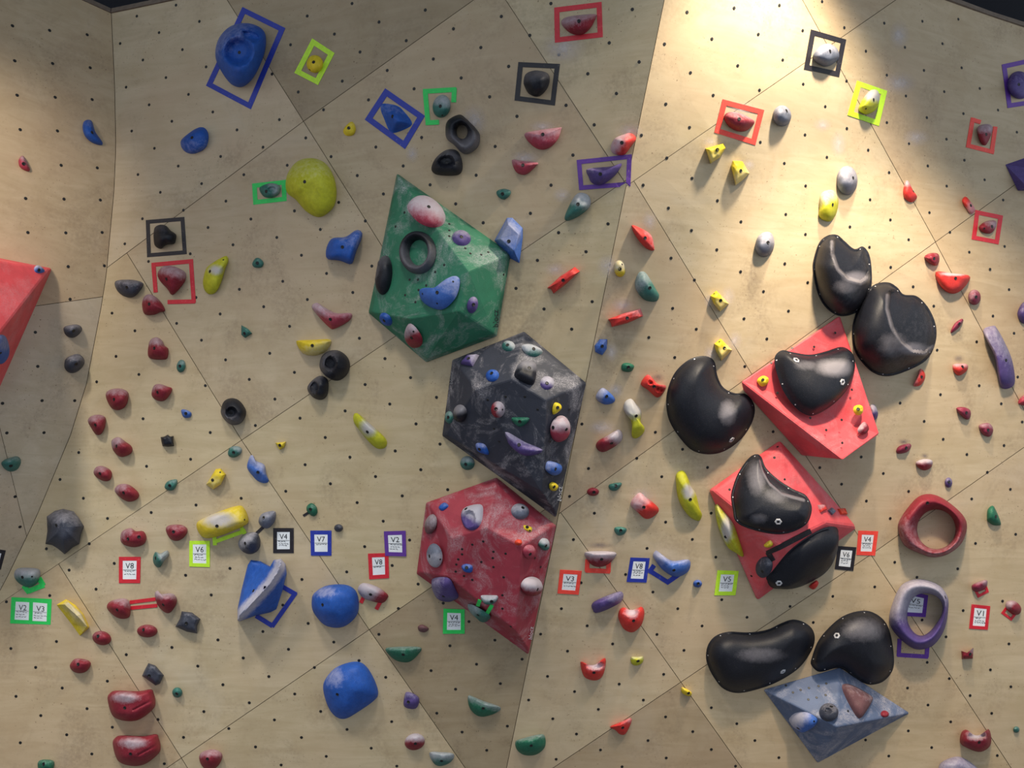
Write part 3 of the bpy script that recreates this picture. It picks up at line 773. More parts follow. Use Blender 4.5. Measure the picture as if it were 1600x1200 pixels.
hold('teal oval foothold just below the mitten-shaped crimson hold', 'teal', E(283,572,7,10,10), .03, [(281,572)], (.35,0,0))
hold('maroon shield hold, topmost of the left column of maroon holds', 'mar', pr(165,617,172,609,188,607,200,613,200,626,194,637,183,641,172,635), .09, [(178,624)], (.5,.35,0))
hold('maroon hold with pointed right tip left of the black round hold', 'mar', pr(237,612,241,602,250,600,262,604,269,607,266,616,257,626,246,626,238,620), .08, [(246,613)], (.5,.3,-20))
hold('maroon heart-shaped hold, second down in the left column', 'mar', pr(137,657,143,650,156,648,165,653,164,667,158,678,150,679,142,668), .08, [(149,664)], (.5,.3,-20))
hold('maroon hold with grey chalked crown left of the black star', 'mar', pr(174,690,178,685,186,683,196,690,206,698,205,708,192,714,183,711,176,702), .09, [(182,697)], (.6,.25,-30))
hold('tiny blue foothold above the black star hold', 'lblue', pr(283,641,290,640,299,645,297,652,287,652), .03, [(290,646)], (.3,0,0))
hold('small black five-pointed hold', 'blk', pr(251,683,257,682,262,679,266,682,271,681,271,689,272,697,262,698,254,697,252,689), .05, (), (.15,0,0), sharpc=True, prof='pad')
hold('black round hold with a pale dished centre left of the banana-shaped hold', 'blk', pr(345,640,350,627,362,622,374,626,384,640,383,652,375,662,362,664,351,656,346,648), .11, [(361,645)], (.45,.1,200), apex=(361,645), scoop=[(E(361,645,10,10),.5,4)], name='ring_hold')
hold('small maroon hold, third down in the left column', 'mar', pr(146,738,150,730,160,728,172,734,175,741,172,750,163,752,151,746), .07, [(156,740)], (.5,.2,-20))
hold('maroon oval hold below right of the third one in the left column', 'mar', pr(179,767,184,758,196,756,206,760,217,771,214,780,202,784,190,779), .08, [(193,770)], (.5,.25,-30))
hold('small teal foothold on the long seam left of the yellow wedge', 'teal', pr(257,761,262,752,276,749,276,758,270,766,262,766), .035, [(265,759)], (.3,.2,0))
hold('small teal foothold where two panel seams cross', 'teal', pr(356,707,360,699,370,697,378,701,376,709,366,715,358,713), .035, [(365,707)], (.5,.1,30))
hold('small pale yellow wedge foothold above the yellow log', 'yel', pr(322,757,337,733,345,732,353,741,345,757,333,765), .06, [(332,750)], (.4,-.2,200), sharpc=True, apex=(340,745), prof='pad', small=[(344,738)])
hold('large charcoal umbrella-shaped hold at the far left', 'cha', pr(73,807,86,798,99,795,115,799,124,810,131,822,126,836,124,850,114,855,101,866,90,857,82,852,71,850,74,830), .15, [(88,821)], (.5,.35,0), apex=(98,824), sharpc=True)
hold('maroon bean hold above the red V8 card', 'mar', pr(188,841,191,830,204,825,212,830,224,830,229,840,225,850,212,855,198,853,190,848), .08, [(200,842),(217,839)], (.45,.3,-40))
hold('maroon half-oval hold left of the yellow log', 'mar', pr(259,828,264,821,283,820,293,827,289,838,278,845,266,842), .07, [(271,831)], (.35,.2,0))
hold('teal and grey claw hold between the V8 and lime V6 cards', 'teal', pr(239,872,243,862,250,865,256,862,262,860,264,867,256,877,249,887,241,882), .07, [(243,872)], (.7,-.1,60))
hold('long yellow log hold whitened with chalk over the lime V6 card', 'yel', pr(307,822,312,813,340,800,372,790,382,795,388,810,384,820,350,835,325,841,313,836), .12, [(339,822)], (.2,-.1,10), prof='pad', small=[(382,812)], spots=[(342,812,34,16,1.1)])
hold('grey teardrop hold right of the yellow log', 'grey', pr(404,812,409,803,420,799,430,799,431,808,426,820,416,826,406,820), .07, [(412,809)], (.45,0,-20))
hold('dark grey rounded hold taped to the grey teardrop', 'cha', pr(372,850,377,838,388,832,402,833,407,848,403,860,391,866,378,861), .10, [(383,849)], (.7,0,-45))
strips('short black tape joining the two grey holds', 'black', [(398,836,412,823)], 5)
strips('lime tape under the long yellow log hold', 'lime', [(334,847,384,829),(335,838,336,852),(377,824,383,834)], 6)
# ---- lower left
hold('pale teal half-round hold over the V2 and V3 cards', 'teal', pr(22,896,28,888,45,887,60,889,63,897,58,911,45,918,32,913,24,905), .08, [(35,902)], (.9,.0,0), small=[(50,901)])
strips('green tape scrap under the pale teal half-round hold', 'green', [(37,915,46,926),(44,924,69,914),(61,903,68,915)], 8)
r = solid('yellow angular rail hold with a grey worn strip right of the V3 card', resin('yel'), [(88,945,0),(103,936,0),(118,945,0),(131,960,0),(140,980,0),(125,994,0),(112,976,0),(100,944,.08),(120,962,.09),(136,979,.06),(108,942,.08),(126,960,.08)],
    [(0,1,10,7),(1,2,11,10),(2,3,11),(3,4,9,11),(7,10,11,9,8),(0,7,8,6),(6,8,9,5),(5,9,4),(0,6,5,4,3,2,1)], name='climbing_hold', cat='climbing hold', bev=.003, chalk=[0,0,0,0,0,0,0,.55,.7,.5,.75,.75], grp='yellow holds')
hold('maroon hold at the left end of the two red tape lines', 'mar', pr(167,950,172,940,190,935,201,938,204,950,202,964,190,967,178,962), .09, [(183,953)], (.6,.35,20))
hold('maroon shield hold with a horn at the right end of the two red tape lines', 'mar', pr(242,926,247,923,252,928,268,927,276,934,275,945,266,957,258,957,248,948,243,936), .09, [(255,945)], (.75,.3,0))
strips('pair of red tape lines linking two maroon holds', 'red', [(203,941,243,936),(204,950,246,946)], 5.5)
hold('charcoal pillow-shaped square hold, upper of the two', 'cha', pr(284,955,300,957,313,967,308,978,308,990,292,987,274,979,281,967), .06, [(291,974)], (.2,.2,0), sharpc=True, prof='pad')
hold('small maroon oval hold below the left end of the tape lines', 'mar', E(159,997,15,11,12), .06, [(153,994)], (.3,.2,-30))
hold('small maroon oval hold below the middle of the tape lines', 'mar', E(230,986,16,10,0), .06, [(224,984)], (.25,.1,0))
hold('maroon hold with pointed right tip, lowest at far left', 'mar', pr(109,1040,116,1030,126,1029,138,1032,142,1038,135,1049,123,1052,113,1048), .07, [(122,1038)], (.35,.3,0))
hold('charcoal pillow-shaped square hold, lower of the two', 'cha', pr(232,1036,243,1040,256,1055,250,1068,243,1071,222,1056,226,1047), .06, [(233,1056)], (.2,.2,0), sharpc=True, prof='pad')
hold('tiny round dark teal foothold right of the upper red loaf hold', 'teal', E(277,1082,8,8), .04, [(276,1084)], (.1,0,0))
LOAF = pr(168,1092,172,1083,182,1079,215,1080,236,1077,240,1083,243,1096,240,1107,222,1122,205,1127,185,1124,174,1115)
GRV = [(pr(205,1108,242,1089,243,1094,207,1113), .07, 3), (pr(215,1115,241,1101,242,1106,216,1120), .07, 3)]
hold('big red loaf-shaped hold with grooves, upper of the two', 'mar', LOAF, .13, [(195,1106)], (.1,.45,-15), prof='pad', scoop=GRV, spots=[(196,1090,26,11,.75)])
hold('big red loaf-shaped hold with grooves, lower of the two at the bottom edge', 'mar', [(x+8, y+70) for x, y in LOAF], .13, [(204,1178)], (.1,.4,-15), prof='pad', scoop=[([(x+8, y+70) for x, y in g[0]], g[1], g[2]) for g in GRV], spots=[(208,1161,28,11,.75)])
hold('maroon hold at the bottom edge right of the red loaf holds', 'mar', pr(311,1182,318,1174,335,1171,347,1178,345,1190,337,1200,325,1203,315,1196), .08, [(324,1186)], (.55,.2,0))
hold('green foothold at the bottom left edge of the picture', 'green', pr(59,1192,66,1187,82,1188,85,1194,80,1205,62,1205), .05, [(68,1194)], (.25,0,0))
strips('green tape under the foothold at the bottom left edge', 'green', [(60,1203,82,1205)], 8)
hold('teal half-round hold at the left edge below the red volume', 'teal', pr(2,725,8,718,25,713,32,717,32,726,25,735,12,736), .06, [(17,728)], (.35,.2,0))
hold('small blue and white chalky hold on the tip of the left red volume', 'lblue', pr(53,419,58,415,66,418,70,424,62,427,55,425), .025, [(61,422)], (.9,-.2,0), sup='left')
hold('blue oval hold on the underside of the left red volume', 'blue', pr(-14,540,-2,524,9,526,15,545,12,560,2,569,-10,562), .05, [(0,552)], (.45,0,0), sup='left')
# ---- middle
hold('blue trapezoid hold left of the green volume', 'blue', pr(512,382,520,372,540,370,555,360,564,361,566,370,557,392,551,411,546,413,530,407,512,405,509,395), .10, [(535,386)], (.3,.1,30), prof='pad', apex=(540,386))
hold('pink boomerang hold with chalked upper edge', 'pink', pr(487,480,495,473,507,480,525,489,547,489,550,495,542,504,522,514,515,512,500,497), .08, [(516,499)], (.8,.0,0), apex=(516,495))
hold('pale yellow half-moon hold above the pair of black ball holds', 'yel', pr(463,536,466,532,490,531,515,530,517,537,508,550,490,556,473,552), .08, [(488,540)], (.5,-.2,160), apex=(490,539))
hold('black ball hold with a round pocket, upper right of the pair', 'blk', pr(499,570,503,556,515,548,530,548,543,558,547,572,541,587,527,595,512,590,502,580), .13, [(526,571)], (.4,0,-70), scoop=[(E(516,568,11,13),.7,5)], name='ring_hold')
hold('smaller black ball hold with a pocket, lower left of the pair', 'blk', pr(480,607,487,595,500,587,512,593,513,610,509,621,500,625,488,620), .10, [(495,611)], (.4,0,-60), scoop=[(E(491,605,8,10),.7,4)], name='ring_hold')
hold('yellow banana-shaped hold chalked white along its middle', 'lime', pr(552,650,555,645,562,648,580,664,600,682,605,692,601,700,590,701,578,692,562,673,553,660), .07, [(574,675)], (.15,-.1,20), spots=[(576,668,17,17,1.1)])
hold('tiny yellow foothold left of the banana-shaped hold', 'yel', pr(430,692,440,691,447,690,444,699,437,703), .03, [(437,696)], (.2,0,0), sharpc=True)
hold('jagged blue hold on the seam below the black round hold', 'lblue', pr(386,727,391,712,396,712,400,720,413,726,416,740,420,752,412,755,402,751,396,745,388,735), .05, [(403,738)], (.7,0,40), lump=.2)
hold('small dark green foothold with a grey tape tail', 'green', pr(479,792,486,786,494,791,496,801,490,807,481,801), .035, [(485,796)], (.2,0,0))
hold('tiny dark grey knob right of the blue V7 card', 'cha', E(529,825,7,6), .04, (), (.1,0,0))
RIDGE = pr(439,876,436,890,422,912,397,939,373,963)
def fin():
    out = sharp(pr(387,883,392,875,407,877,422,885,428,875,439,873,446,881,448,896,442,921,432,952,422,957,399,962,374,971,371,969,371,952,378,919), 64)
    lb = 'large blue fin hold with a white chalked edge, taped in blue'
    org = onwall(409,920); vs = []; fs = []; ck = []; apex = (414,918); R = 16; n = len(out)
    def rd(x, y):
        best = 1e9
        for (x0, y0), (x1, y1) in zip(RIDGE, RIDGE[1:]):
            dx, dy = x1-x0, y1-y0; t = max(0, min(1, ((x-x0)*dx+(y-y0)*dy)/(dx*dx+dy*dy))); d = math.hypot(x-x0-dx*t, y-y0-dy*t)
            if d < best: best = d
        return best
    for k in range(R):
        t = k/R
        for p in out:
            x, y = p[0]+(apex[0]-p[0])*t, p[1]+(apex[1]-p[1])*t; d = rd(x, y)
            h = .035*PROF['pad'](min(1, t*2.5)) + .17*max(0, 1-d/30)**1.2
            if k == 0: h = 0
            vs.append(onwall(x, y, h)); ck.append(.95 if d < 7 else .8*max(0, 1-(d-7)/6))
    vs.append(onwall(apex[0], apex[1], .12)); ck.append(.6)
    for k in range(R-1):
        for i in range(n): fs.append((k*n+i, k*n+(i+1) % n, (k+1)*n+(i+1) % n, (k+1)*n+i))
    for i in range(n): fs.append(((R-1)*n+i, (R-1)*n+(i+1) % n, len(vs)-1))
    fs.append(tuple(reversed(range(n))))
    me = mesh_from('climbing_hold', vs, fs, True, org); me.set_sharp_from_angle(angle=.9)
    at = me.attributes.new('chalk', 'FLOAT', 'POINT'); at.data.foreach_set('value', ck)
    o = link('climbing_hold', me, resin('blue'), None, org); tag(o, lb, 'climbing hold', 'blue holds'); LABELS.append(lb)
    put_on('bolt', BOLT_ME, o, BVHTree.FromPolygons(vs, fs), 396, 923)
fin()
strips('blue tape corner under the large blue fin hold', 'blue', [(442,917,463,929),(462,926,425,979),(426,978,400,962)], 7)
hold('big blue ball hold right of the blue fin', 'blue', pr(487,940,490,928,505,917,525,913,545,915,557,925,561,945,557,962,543,976,527,981,508,977,494,963,488,952), .15, [(504,945)], (.05,.45,-40), apex=(526,945), spots=[(508,925,24,13,.5)])
hold('white chalked red hold touching the big blue ball', 'mar', pr(559,922,563,913,572,911,590,917,605,928,606,934,598,942,583,940,567,934), .06, [(579,929)], (1.0,-.3,-40))
strips('two red tape stubs under the white chalked hold', 'red', [(568,933,564,942),(594,941,588,952)], 6)
hold('big blue rounded-square hold at the bottom, left of the purple block', 'blue', pr(505,1078,508,1062,522,1045,542,1036,560,1034,573,1042,585,1062,591,1083,584,1095,560,1112,540,1123,525,1120,513,1105), .13, [(527,1085)], (.05,.4,-45), apex=(546,1077), spots=[(523,1058,20,22,.5)])
hold('small purple block hold', 'pur', pr(632,1088,635,1081,645,1083,655,1091,652,1105,643,1108,631,1103), .05, [(638,1097)], (.35,.2,0), prof='pad')
hold('red oval hold with grey chalk above, below the purple block', 'mar', E(648,1159,16,13,-15), .06, [(649,1162)], (1.0,.05,0))
hold('small pale teal half-moon hold at the bottom edge', 'teal', pr(671,1176,690,1175,709,1178,705,1190,690,1197,678,1193), .06, [(690,1189)], (.8,-.1,0), apex=(690,1181))
hold('green half-moon hold with a flat top left of the green V4 card', 'green', pr(602,1015,612,1011,656,1011,654,1022,640,1034,625,1034,613,1028), .07, [(630,1023)], (.6,.25,0), apex=(630,1017))
hold('tilted green half-moon hold below the crimson volume', 'green', pr(731,1088,736,1087,755,1095,782,1105,775,1114,755,1120,742,1116,733,1104), .07, [(755,1107)], (.65,-.05,20), apex=(754,1101))
hold('wide green half-moon hold at the bottom beside the ridge', 'green', pr(805,1160,812,1155,845,1147,852,1153,851,1168,838,1179,820,1180,808,1172), .08, [(830,1165)], (.6,.3,-10), apex=(829,1161))
hold('tiny dark maroon chip hold left of the green V4 card', 'brown', pr(653,979,660,976,670,982,664,988,655,986), .025, (), (.0,0,0))
# ---- on the green volume
hold('pink chalky oval hold at the top of the green volume', 'pink', pr(636,324,648,309,667,308,685,319,696,337,691,352,672,355,651,345), .07, [(670,323)], (1.0,-.35,20), sup='green', flat=True)
hold('black open ring hold on the green volume', 'blk', E(653.5,395,28.5,33.5,0), .06, (), (.5,-.3,180), hole=E(655,395,15,20), sup='green', name='ring_hold', lump=.02)
hold('black oval hold on the left edge of the green volume', 'blk', E(600,430,13,31,5), .06, (), (.55,.1,-60), sup='green', apex=(603,430), scoop=[(E(592,424,8,14,10),.6,4)], name='ring_hold')
hold('chalky purple hold on the upper right face of the green volume', 'pur', E(721,372,15,12,15), .035, [(721,370)], (.6,0,0), sup='green', flat=True)
hold('blue bean-shaped hold in the middle of the green volume', 'lblue', pr(655,457,661,451,680,451,701,436,712,431,719,439,712,465,693,483,675,481,660,471), .07, [(683,457)], (.45,.1,30), sup='green', small=[(708,440),(660,459),(683,474)], flat=True)
hold('small ridged purple oval hold near the right edge of the green volume', 'pur', E(738,476,9,14,10), .035, [(740,476)], (.4,.3,0), sup='green')
hold('small blue oval hold at the lower left edge of the green volume', 'blue', E(603,499,8,12,-40), .03, [(600,501)], (.2,0,0), sup='green')
hold('red teardrop hold with pale rim near the bottom of the green volume', 'mar', pr(633,516,640,505,651,513,660,529,657,541,643,543,633,529), .04, [(643,528)], (.8,.1,-30), sup='green', small=[(646,518)], flat=True)
r = solid('blue angular diamond hold at the right corner of the green volume', resin('lblue'), [(772,376,0),(792,340,0),(801,339,0),(817,356,0),(817,372,0),(812,412,0),(797,404,0),(781,373,.09),(794,350,.09),(811,366,.09),(803,392,.11)],
    [(0,1,8,7),(1,2,3,9,8),(3,4,9),(4,5,10,9),(7,8,9,10),(0,7,10,6),(6,10,5),(6,5,4,3,2,1,0)], name='climbing_hold', cat='climbing hold', bev=.004, chalk=[.3,.4,.3,.2,.1,0,0,.7,.75,.55,.25], bolts=[(795,377)], grp='blue holds')
# ---- on the dark volume
hold('small purple block with a white flank at the top left of the dark volume', 'pur', pr(720,569,731,556,749,555,739,573), .04, [(732,560)], (.7,.1,70), sup='dark', sharpc=True, prof='pad')
hold('blue oval hold on the upper left face of the dark volume', 'blue', E(769.5,587,11,9.5,-20), .035, [(768,583)], (.25,.2,0), sup='dark')
hold('small pale teal round hold near the top of the dark volume', 'teal', E(794.5,541,10.5,8.5,0), .03, [(793,539)], (.8,-.1,40), sup='dark')
hold('pale teal half-moon hold at the top corner of the dark volume', 'teal', pr(815,540,829,538,848,548,840,557,829,557,820,551), .035, [(834,545)], (.9,-.3,0), sup='dark')
hold('dark boxy hold dusted white on its top, on the dark volume', 'blk', pr(806,577,812,567,824,564,838,573,834,601,818,598,804,588), .06, [(827,575)], (1.0,.15,10), sup='dark', prof='pad', flat=True)
hold('pale purple round hold on the upper right face of the dark volume', 'pur', E(854.5,598.5,12,11,0), .03, [(854.6,598.7)], (.95,-.3,20), sup='dark')
hold('yellow nub above the pink oval on the dark volume', 'yel', pr(863,639,867,629,876,632,876,639,865,648), .03, [(871.5,637)], (.1,0,0), sup='dark')
hold('pink chalky oval hold on the right face of the dark volume', 'pink', E(875,670,15,21,10), .06, [(885,671),(864,668)], (.9,-.05,0), sup='dark')
hold('blue block hold low on the right face of the dark volume', 'lblue', pr(852,729,857,720,877,727,876,739,864,743,853,735), .035, [(868,733)], (.5,.2,-40), sup='dark')
hold('yellow nub just above the white word on the dark volume', 'yel', pr(858,757,864,753,872,759,867,767,860,765), .03, [(866,761)], (.1,0,0), sup='dark')
hold('red and white round knob in the middle of the dark volume', 'mar', E(778,640,11,13), .05, [(775,639)], (.9,-.1,70), sup='dark', small=[(785,640)])
hold('small green half-moon hold in the middle of the dark volume', 'green', pr(799,653,813,652,827,653,824,660,813,667,803,661), .03, [(812,659)], (.15,0,0), sup='dark', apex=(813,657))
hold('purple blade-shaped hold across the dark volume', 'pur', pr(789,675,797,677,821,691,848,703,835,711,816,711,797,696,791,684), .05, [(811,695)], (.7,.0,20), sup='dark', apex=(815,699), flat=True)
hold('small blue chip hold on the lower left of the dark volume', 'blue', pr(743,694,750,692,759,696,764,710,755,709,746,704), .03, [(749,702)], (.45,.1,0), sup='dark')
hold('black knob with a chalked top on the left face of the dark volume', 'blk', E(719,646,11,14), .05, (), (1.0,.2,0), sup='dark')
hold('small teal hold at the left edge of the dark volume', 'teal', E(702,652,6,10), .03, [(700,652)], (.4,0,0), sup='dark')
hold('pale teal oval hold on the wall under the dark volume', 'teal', E(730.5,723.5,11.5,11,20), .045, [(727.5,725.6)], (.6,.0,0))
# ---- on the crimson volume
hold('large white and purple scooped hold at the top of the crimson volume', 'pur', pr(720,805,728,792,753,788,756,807,751,823,738,830,725,823), .06, [(728,795)], (1.15,-.1,30), sup='crimson', apex=(737,806), scoop=[(E(735.5,812,11,14),.55,4)], flat=True)
hold('small blue chip at the top left of the crimson volume', 'blue', pr(685,793,694,785,702,791,692,799), .025, (), (.3,0,0), sup='crimson')
hold('grey chalked oval hold on the upper right face of the crimson volume', 'grey', E(812,799.5,15,13,10), .05, [(817,793)], (.75,.0,0), sup='crimson')
hold('yellow nub on the upper right face of the crimson volume', 'yel', pr(817,820,831,824,830,831,825,831,818,827), .025, [(824,823.5)], (.1,0,0), sup='crimson', small=[(828,829)])
hold('tiny orange-red knob on the ridge of the crimson volume', 'orange', E(810,847.5,6,5), .025, (), (.1,0,0), sup='crimson')
hold('teal and white hold near the right corner of the crimson volume', 'teal', pr(841,851,847,841,857,844,857,857,850,860), .035, [(853,853)], (.9,.0,20), sup='crimson')
hold('small pink round hold left of the teal and white one', 'pink', E(827,862,10,11,0), .03, [(828.5,866)], (.35,.2,0), sup='crimson')
hold('white and red ball hold low on the right face of the crimson volume', 'mar', E(830.5,916,17,15,0), .06, [(840,921)], (1.1,-.05,0), sup='crimson')
hold('dark grey smudged hold at the upper left edge of the crimson volume', 'brown', E(673,819,9,16,15), .03, (), (.55,-.2,30), sup='crimson')
hold('tall grey chalked oval hold on the left face of the crimson volume', 'grey', E(679.3,868,12,19,-8), .045, [(671,869)], (.9,-.2,180), sup='crimson', small=[(688,874)])
hold('small blue chip hold in the middle of the crimson volume', 'blue', pr(721,885,728,881,738,884,737,894,726,893), .03, [(729,887)], (.35,.2,0), sup='crimson')
hold('purple bowl hold at the lower left of the crimson volume', 'pur', pr(674,908,684,902,702,904,712,921,716,934,697,940,681,931), .06, [(693,932)], (.45,.1,-80), sup='crimson', flat=True)
hold('pale teal lip hold taped in green, upper of the pair on the crimson volume', 'teal', pr(751,931,765,930,778,931,776,939,767,944,756,942), .04, [(768,940)], (.9,.0,0), sup='crimson')
hold('pale teal wing hold taped in green, lower of the pair on the crimson volume', 'teal', pr(731,944,743,947,764,960,765,967,756,972,743,962,733,952), .035, [(747,961)], (.6,.1,-40), sup='crimson')
strips('two green tape ties between the pale teal holds on the crimson volume', 'green', [(750,937,746.5,947),(769,945,761.5,958)], 6, sup='crimson')
# ---- upper right of the ridge
hold('crimson half-moon hold inside the top red tape frame', 'mar', pr(877,37,882,28,900,24,930,22,931,28,922,45,907,55,890,51), .08, [(904.5,33)], (.7,.1,-20), apex=(904,33))
hold('black rounded hold in the black tape frame near the top middle', 'blk', pr(818,127,822,115,837,110,855,114,859,125,854,140,841,151,827,147,820,136), .10, (), (.45,.25,-10))
hold('wide pink half-moon hold right of the black oval ring', 'pink', pr(819,210,832,205,875,199,877,201,872,217,860,230,845,234,830,226), .07, [(848,210)], (.55,.0,0), apex=(848,212))
hold('smaller pink half-moon hold below the wide pink one', 'pink', pr(800,250,815,251,840,254,838,259,825,271,815,273,805,267), .06, [(817,258)], (.5,.2,0), apex=(818,259))
hold('tiny teal half-moon foothold above the blue diamond hold', 'teal', pr(776,299,786,295,798,298,796,306,787,312,778,307), .04, [(785,303)], (.2,0,0))
hold('red and white lobed hold just above the purple tape frame', 'red', pr(954,232,960,217,975,210,985,208,994,216,985,230,975,242,960,241), .08, [(971.5,223)], (.85,.0,-60))
hold('purple crescent hold in the purple tape frame on the ridge', 'pur', pr(916,265,930,262,955,260,971,255,970,261,960,275,940,289,925,286,919,275), .08, [(938,272)], (.4,.3,-20), apex=(941,269))
hold('teal and white teardrop hold below the purple tape frame', 'teal', pr(882,340,890,320,900,304,910,301,921,307,922,322,907,336,888,345), .09, [(903,319)], (.8,.05,20))
hold('red lens-shaped hold with pale edge right of the ridge', 'red', pr(987,352,1000,356,1017,367,1022,385,1021,392,1007,386,992,367), .06, [(1008,372)], (.4,.2,60), apex=(1005,372))
hold('cream yellow oval hold with a chalk cloud left of it', 'yel', E(968.5,419.5,9,13.5,-5), .05, [(968.5,420.5)], (.75,-.3,0), small=[(972,413)])
hold('tilted red bar hold, upper left of the two bars', 'red', pr(855,450,875,432,898,417,906,424,885,443,865,459,861,452), .08, [(880,438)], (.35,.2,-40), sharpc=True, prof='pad', apex=(881,437))
hold('teal half-moon hold with pale face below the red lens', 'teal', pr(992,442,997,427,1005,424,1012,430,1025,452,1030,462,1025,471,1008,469,995,455), .08, [(1015.5,450)], (.55,.0,-40))
hold('red bar hold near level, lower right of the two bars', 'red', pr(950,499,975,489,1001,482,1005,494,980,505,956,511,954,504), .08, [(980,497)], (.55,.15,0), sharpc=True, prof='pad', apex=(978,496))
hold('small blue angular hold just above the small teal foothold on the ridge', 'lblue', pr(929,540,937,530,949,530,948,545,941,555,930,550), .05, [(941,541)], (.3,.1,0), sharpc=True)
hold('small dark green foothold between the blue angular hold and the red holed hold', 'green', pr(972,569,982,567,991,572,985,581,972,579), .035, [(982,574)], (.1,0,0))
hold('yellow wedge hold, upper left of the pair below the bright red frame', 'yel', pr(1102,232,1130,224,1134,231,1125,246,1110,256), .07, [(1121,234)], (.4,-.3,180), sharpc=True, prof='pad')
hold('yellow wedge hold, lower right of the pair below the bright red frame', 'yel', pr(1142,259,1145,251,1160,252,1171,271,1160,282,1149,290), .07, [(1157.5,267)], (.5,-.3,150), sharpc=True, prof='pad')
hold('yellow wedge hold in a chalk cloud, upper of the two over the black kidney dish', 'yel', pr(1110,462,1119,454,1130,465,1139,475,1125,487,1115,475), .06, [(1126,469.5)], (.45,-.3,150), sharpc=True, prof='pad', small=[(1116,459)])
hold('yellow wedge hold in a chalk cloud, lower of the two over the black kidney dish', 'yel', pr(1116,537,1126,529,1144,547,1127,564,1119,550), .06, [(1132,544)], (.45,-.3,150), sharpc=True, prof='pad', small=[(1124,534)])
hold('striped crimson half-moon hold in the bright red tape frame', 'mar', pr(1131,182,1140,175,1157,177,1175,186,1179,192,1167,204,1152,205,1137,196), .08, [(1155,186)], (.6,.3,15), apex=(1155,187))
hold('round grey hold right of the bright red tape frame', 'grey', E(1222,181,14.5,16.5), .08, [(1229,173)], (.5,.1,0))
hold('grey boulder hold in the black tape frame at upper right', 'grey', pr(1270,87,1280,73,1295,68,1308,76,1311,90,1300,101,1288,104,1275,97), .09, [(1297,80)], (.5,.1,0))
hold('yellow hold with a white chalked top in the lime tape frame at right', 'lime', pr(1341,170,1348,155,1360,141,1372,142,1374,158,1368,172,1354,179,1345,176), .09, [(1365,156)], (1.2,.25,15), small=[(1353,170)])
hold('small crimson tooth hold in the red tape frame at the right', 'mar', pr(1527,200,1533,195,1545,194,1551,200,1547,215,1540,227,1532,223,1527,208), .06, [(1541,210)], (.7,.2,0))
hold('purple round hold in the purple tape frame at the right edge', 'pur', E(1593,133,19,22,-10), .09, [(1592,132)], (.2,0,0))
hold('small red teardrop hold with a white tip', 'red', pr(1411,298,1415,283,1420,284,1427,298,1433,307,1429,314,1422,316,1413,309), .05, [(1427,299)], (.9,.55,0))
hold('tall grey oval hold right of the yellow oval', 'grey', E(1323.5,282,16.5,23,0), .09, [(1333,278)], (.6,.0,20))
hold('tall lime yellow oval hold with chalked shoulder above the black dishes', 'lime', pr(1280,325,1281,307,1289,298,1303,298,1310,312,1307,333,1297,346,1284,343,1279,336), .08, [(1301,320)], (.7,.2,-20))
hold('grey egg hold left of the two upper black dishes', 'grey', pr(1180,388,1183,372,1193,363,1205,364,1210,378,1207,393,1198,401,1187,400), .09, [(1200,379)], (.6,.1,20))
hold('small red and pink hold touching the lower red tape frame', 'red', pr(1503,314,1509,307,1518,317,1524,328,1517,335,1509,325), .04, [(1517,321)], (.6,-.2,120))
hold('small crimson bean hold in the lower red tape frame at right', 'mar', pr(1529,355,1540,346,1556,345,1555,357,1547,365,1535,363), .05, [(1550,354)], (.6,.2,30), small=[(1538,357)])
hold('crimson pointed hold just above the big red half-moon', 'mar', pr(1444,402,1452,396,1465,396,1468,405,1464,415,1453,412), .06, [(1459.5,404)], (.2,.2,0))
hold('big bright red half-moon hold with a flat white top', 'red', pr(1462,425,1488,427,1515,431,1510,445,1497,457,1483,458,1468,446), .08, [(1493,435)], (.2,.45,0), apex=(1489,436), prof='pad', spots=[(1490,428,24,4,1.1)])
hold('wine red round hold below right of the big red half-moon', 'wine', E(1522.5,464.5,10,12,0), .06, [(1525,464)], (.45,-.1,-60))
hold('thin wine red lens hold right of the lower black dish', 'wine', pr(1485,518,1492,505,1503,498,1505,502,1498,512,1488,520), .035, [(1499,506)], (.2,0,0))
hold('small red half-moon hold under a dark smudge', 'red', pr(1489,570,1500,568,1512,570,1510,580,1498,587,1490,580), .05, [(1504,573)], (.7,.3,0))
hold('small red and grey hold peeking out below the lower black dish', 'red', pr(1427,603,1433,588,1438,576,1445,583,1445,592,1438,602), .04, [(1440,589)], (.6,.0,-70))
hold('long curved purple rail hold at the right', 'pur', pr(1536,518,1551,509,1557,512,1570,535,1582,565,1585,600,1566,607,1559,585,1553,555), .10, [(1572,563)], (.55,.0,30), prof='pad', apex=(1562,556), rings=9)
hold('purple rounded hold cut by the right edge', 'pur', pr(1590,487,1598,473,1612,470,1622,485,1615,500,1600,506,1591,497), .07, (), (.3,0,0))
hold('red hold cut by the right edge below the purple rail', 'pink', pr(1591,631,1597,619,1612,615,1620,625,1612,634), .05, (), (.5,.2,0))
hold('wine red hold, upper left of the two below the purple rail', 'wine', pr(1494,638,1505,636,1515,640,1517,648,1512,656,1500,648), .05, [(1510,645)], (.15,0,0))
hold('wine red hold, lower right of the two below the purple rail', 'wine', pr(1530,664,1545,661,1552,671,1547,682,1537,680,1531,672), .05, [(1544,672)], (.45,.2,0))
hold('flat wine red hold above the small red and white cup hold', 'wine', pr(1400,705,1405,697,1420,693,1424,697,1418,706,1404,709), .04, [(1416,700)], (.3,.3,0))
hold('small red cup hold with white top left of the tiny purple hold', 'mar', pr(1431,722,1444,717,1457,720,1454,731,1444,735,1434,730), .05, (), (1.1,.15,0))
hold('tiny purple foothold above the big red ring', 'pur', E(1482,754,6,8), .03, [(1483,753)], (.4,0,0))
